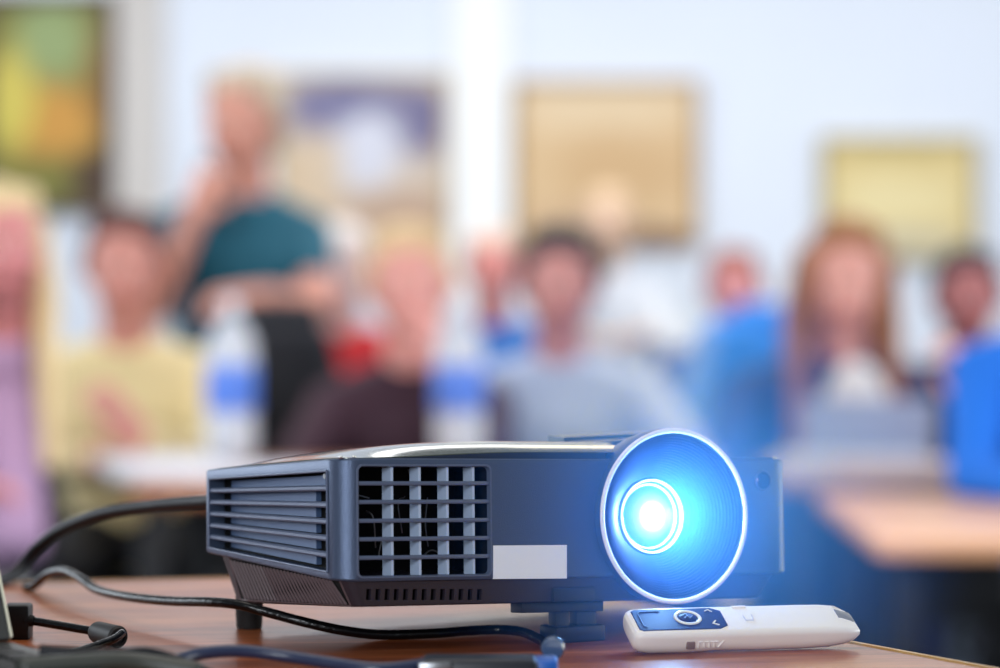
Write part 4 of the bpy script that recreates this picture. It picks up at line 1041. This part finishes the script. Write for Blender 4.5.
# her shirt front
b = bmesh.new(); hp = at(846, 280, 7.25)
ball(b, (0, 0, 0), (0.085, 0.03, 0.17)); o = fuse('shirtfront', b, cmat('cloth', (222, 218, 220)), None, 0.012, 3); o.location = (hp.x + .01, hp.y - 0.115, hp.z - 0.34)
tag(o, 'light grey scarf covering the chest of the long haired person', 'shirtfront')
# 11 dark haired right
person('dark haired person in dark clothes near the right edge behind the blue jacket', (968, 298), 7.9, (178, 106, 104), (34, 26, 36), 'short', (34, 28, 60), DK, scale=1.0)
# 12 bright blue jacket at the right edge
person('person in a bright blue jacket cut off by the right edge', (1104, 240), 6.0, (206, 150, 140), (60, 44, 40), 'short', (10, 108, 214), DK, wide=1.2, turn=-20, lean=-0.02,
       arms={'L': ((-0.26, -0.10, -0.44), (-0.14, -0.32, -0.45), (.8, -.3, 0), (0, 0, 1), .5)})
def under(px, Y, label, **k): chair(at(px, 0, Y).x, Y + 0.12, 0, label, **k)
for px, Y, who in ((-80, 6.0, 'lilac top at the left edge'), (124, 7.15, 'pale yellow top'), (340, 8.8, 'red top'), (410, 7.05, 'dark maroon top'), (492, 9.3, 'bright blue top in the back row'),
                   (559, 7.6, 'light blue shirt'), (734, 9.5, 'slate blue top'), (846, 7.25, 'navy jacket with long brown hair'), (968, 7.9, 'dark clothes near the right edge'), (1104, 6.0, 'bright blue jacket at the right edge')):
    under(px, Y, 'dark chair under the person in ' + who)

def jacket(px, Y, ztop, col, sleeve, label, halfw=0.20):
    x = at(px, 0, Y).x; t = empty('jacket', (x, Y, ztop)); tag(t, label, 'jacket')
    b = bmesh.new()
    limb(b, (-halfw * .8, 0, -0.05), (halfw * .8, 0, -0.05), 0.045, 0.045); limb(b, (-0.07, 0, 0.0), (0.07, 0, 0.0), 0.035, 0.035)
    for k in range(6):
        xx = -halfw * .8 + halfw * 1.6 * k / 5
        limb(b, (xx, -0.03, -0.06), (xx * 1.08, -0.045 + 0.012 * (k % 2), -0.44), 0.036, 0.030)
        limb(b, (xx, 0.04, -0.06), (xx * 1.08, 0.05, -0.40), 0.034, 0.026)
    fuse('jacket_body', b, cmat('cloth', col), t, 0.010, 4)
    for sx in (-1, 1):
        b = bmesh.new(); tube(b, [(sx * halfw * .85, -0.01, -0.05), (sx * (halfw + 0.03), -0.02, -0.20), (sx * (halfw + 0.02), -0.05, -0.38)], 0.050, 14, 6, rfun=lambda q: 1.0 - 0.3 * q); mesh_obj('sleeve', b, cmat('cloth', sleeve), t, smooth=True)
    return t
jc = chair(at(278, 0, 7.66).x, 7.40, 0, 'high backed chair carrying a black jacket behind the brown table', (20, 20, 26), 'chairs with jackets over them', high=0.06); jc.scale = (0.66, 1, 1)
jacket(278, 7.66, 1.05, (20, 22, 32), (20, 22, 32), 'black jacket hung over a high backed chair beside the standing person', 0.09)
chair(at(772, 0, 8.56).x, 8.30, 0, 'high backed chair carrying a bright blue jacket beside the long haired person', (24, 36, 70), 'chairs with jackets over them', high=0.10)
jacket(772, 8.56, 1.03, (40, 124, 220), (120, 160, 226), 'bright blue jacket with pale sleeves hung over a chair back', 0.17)
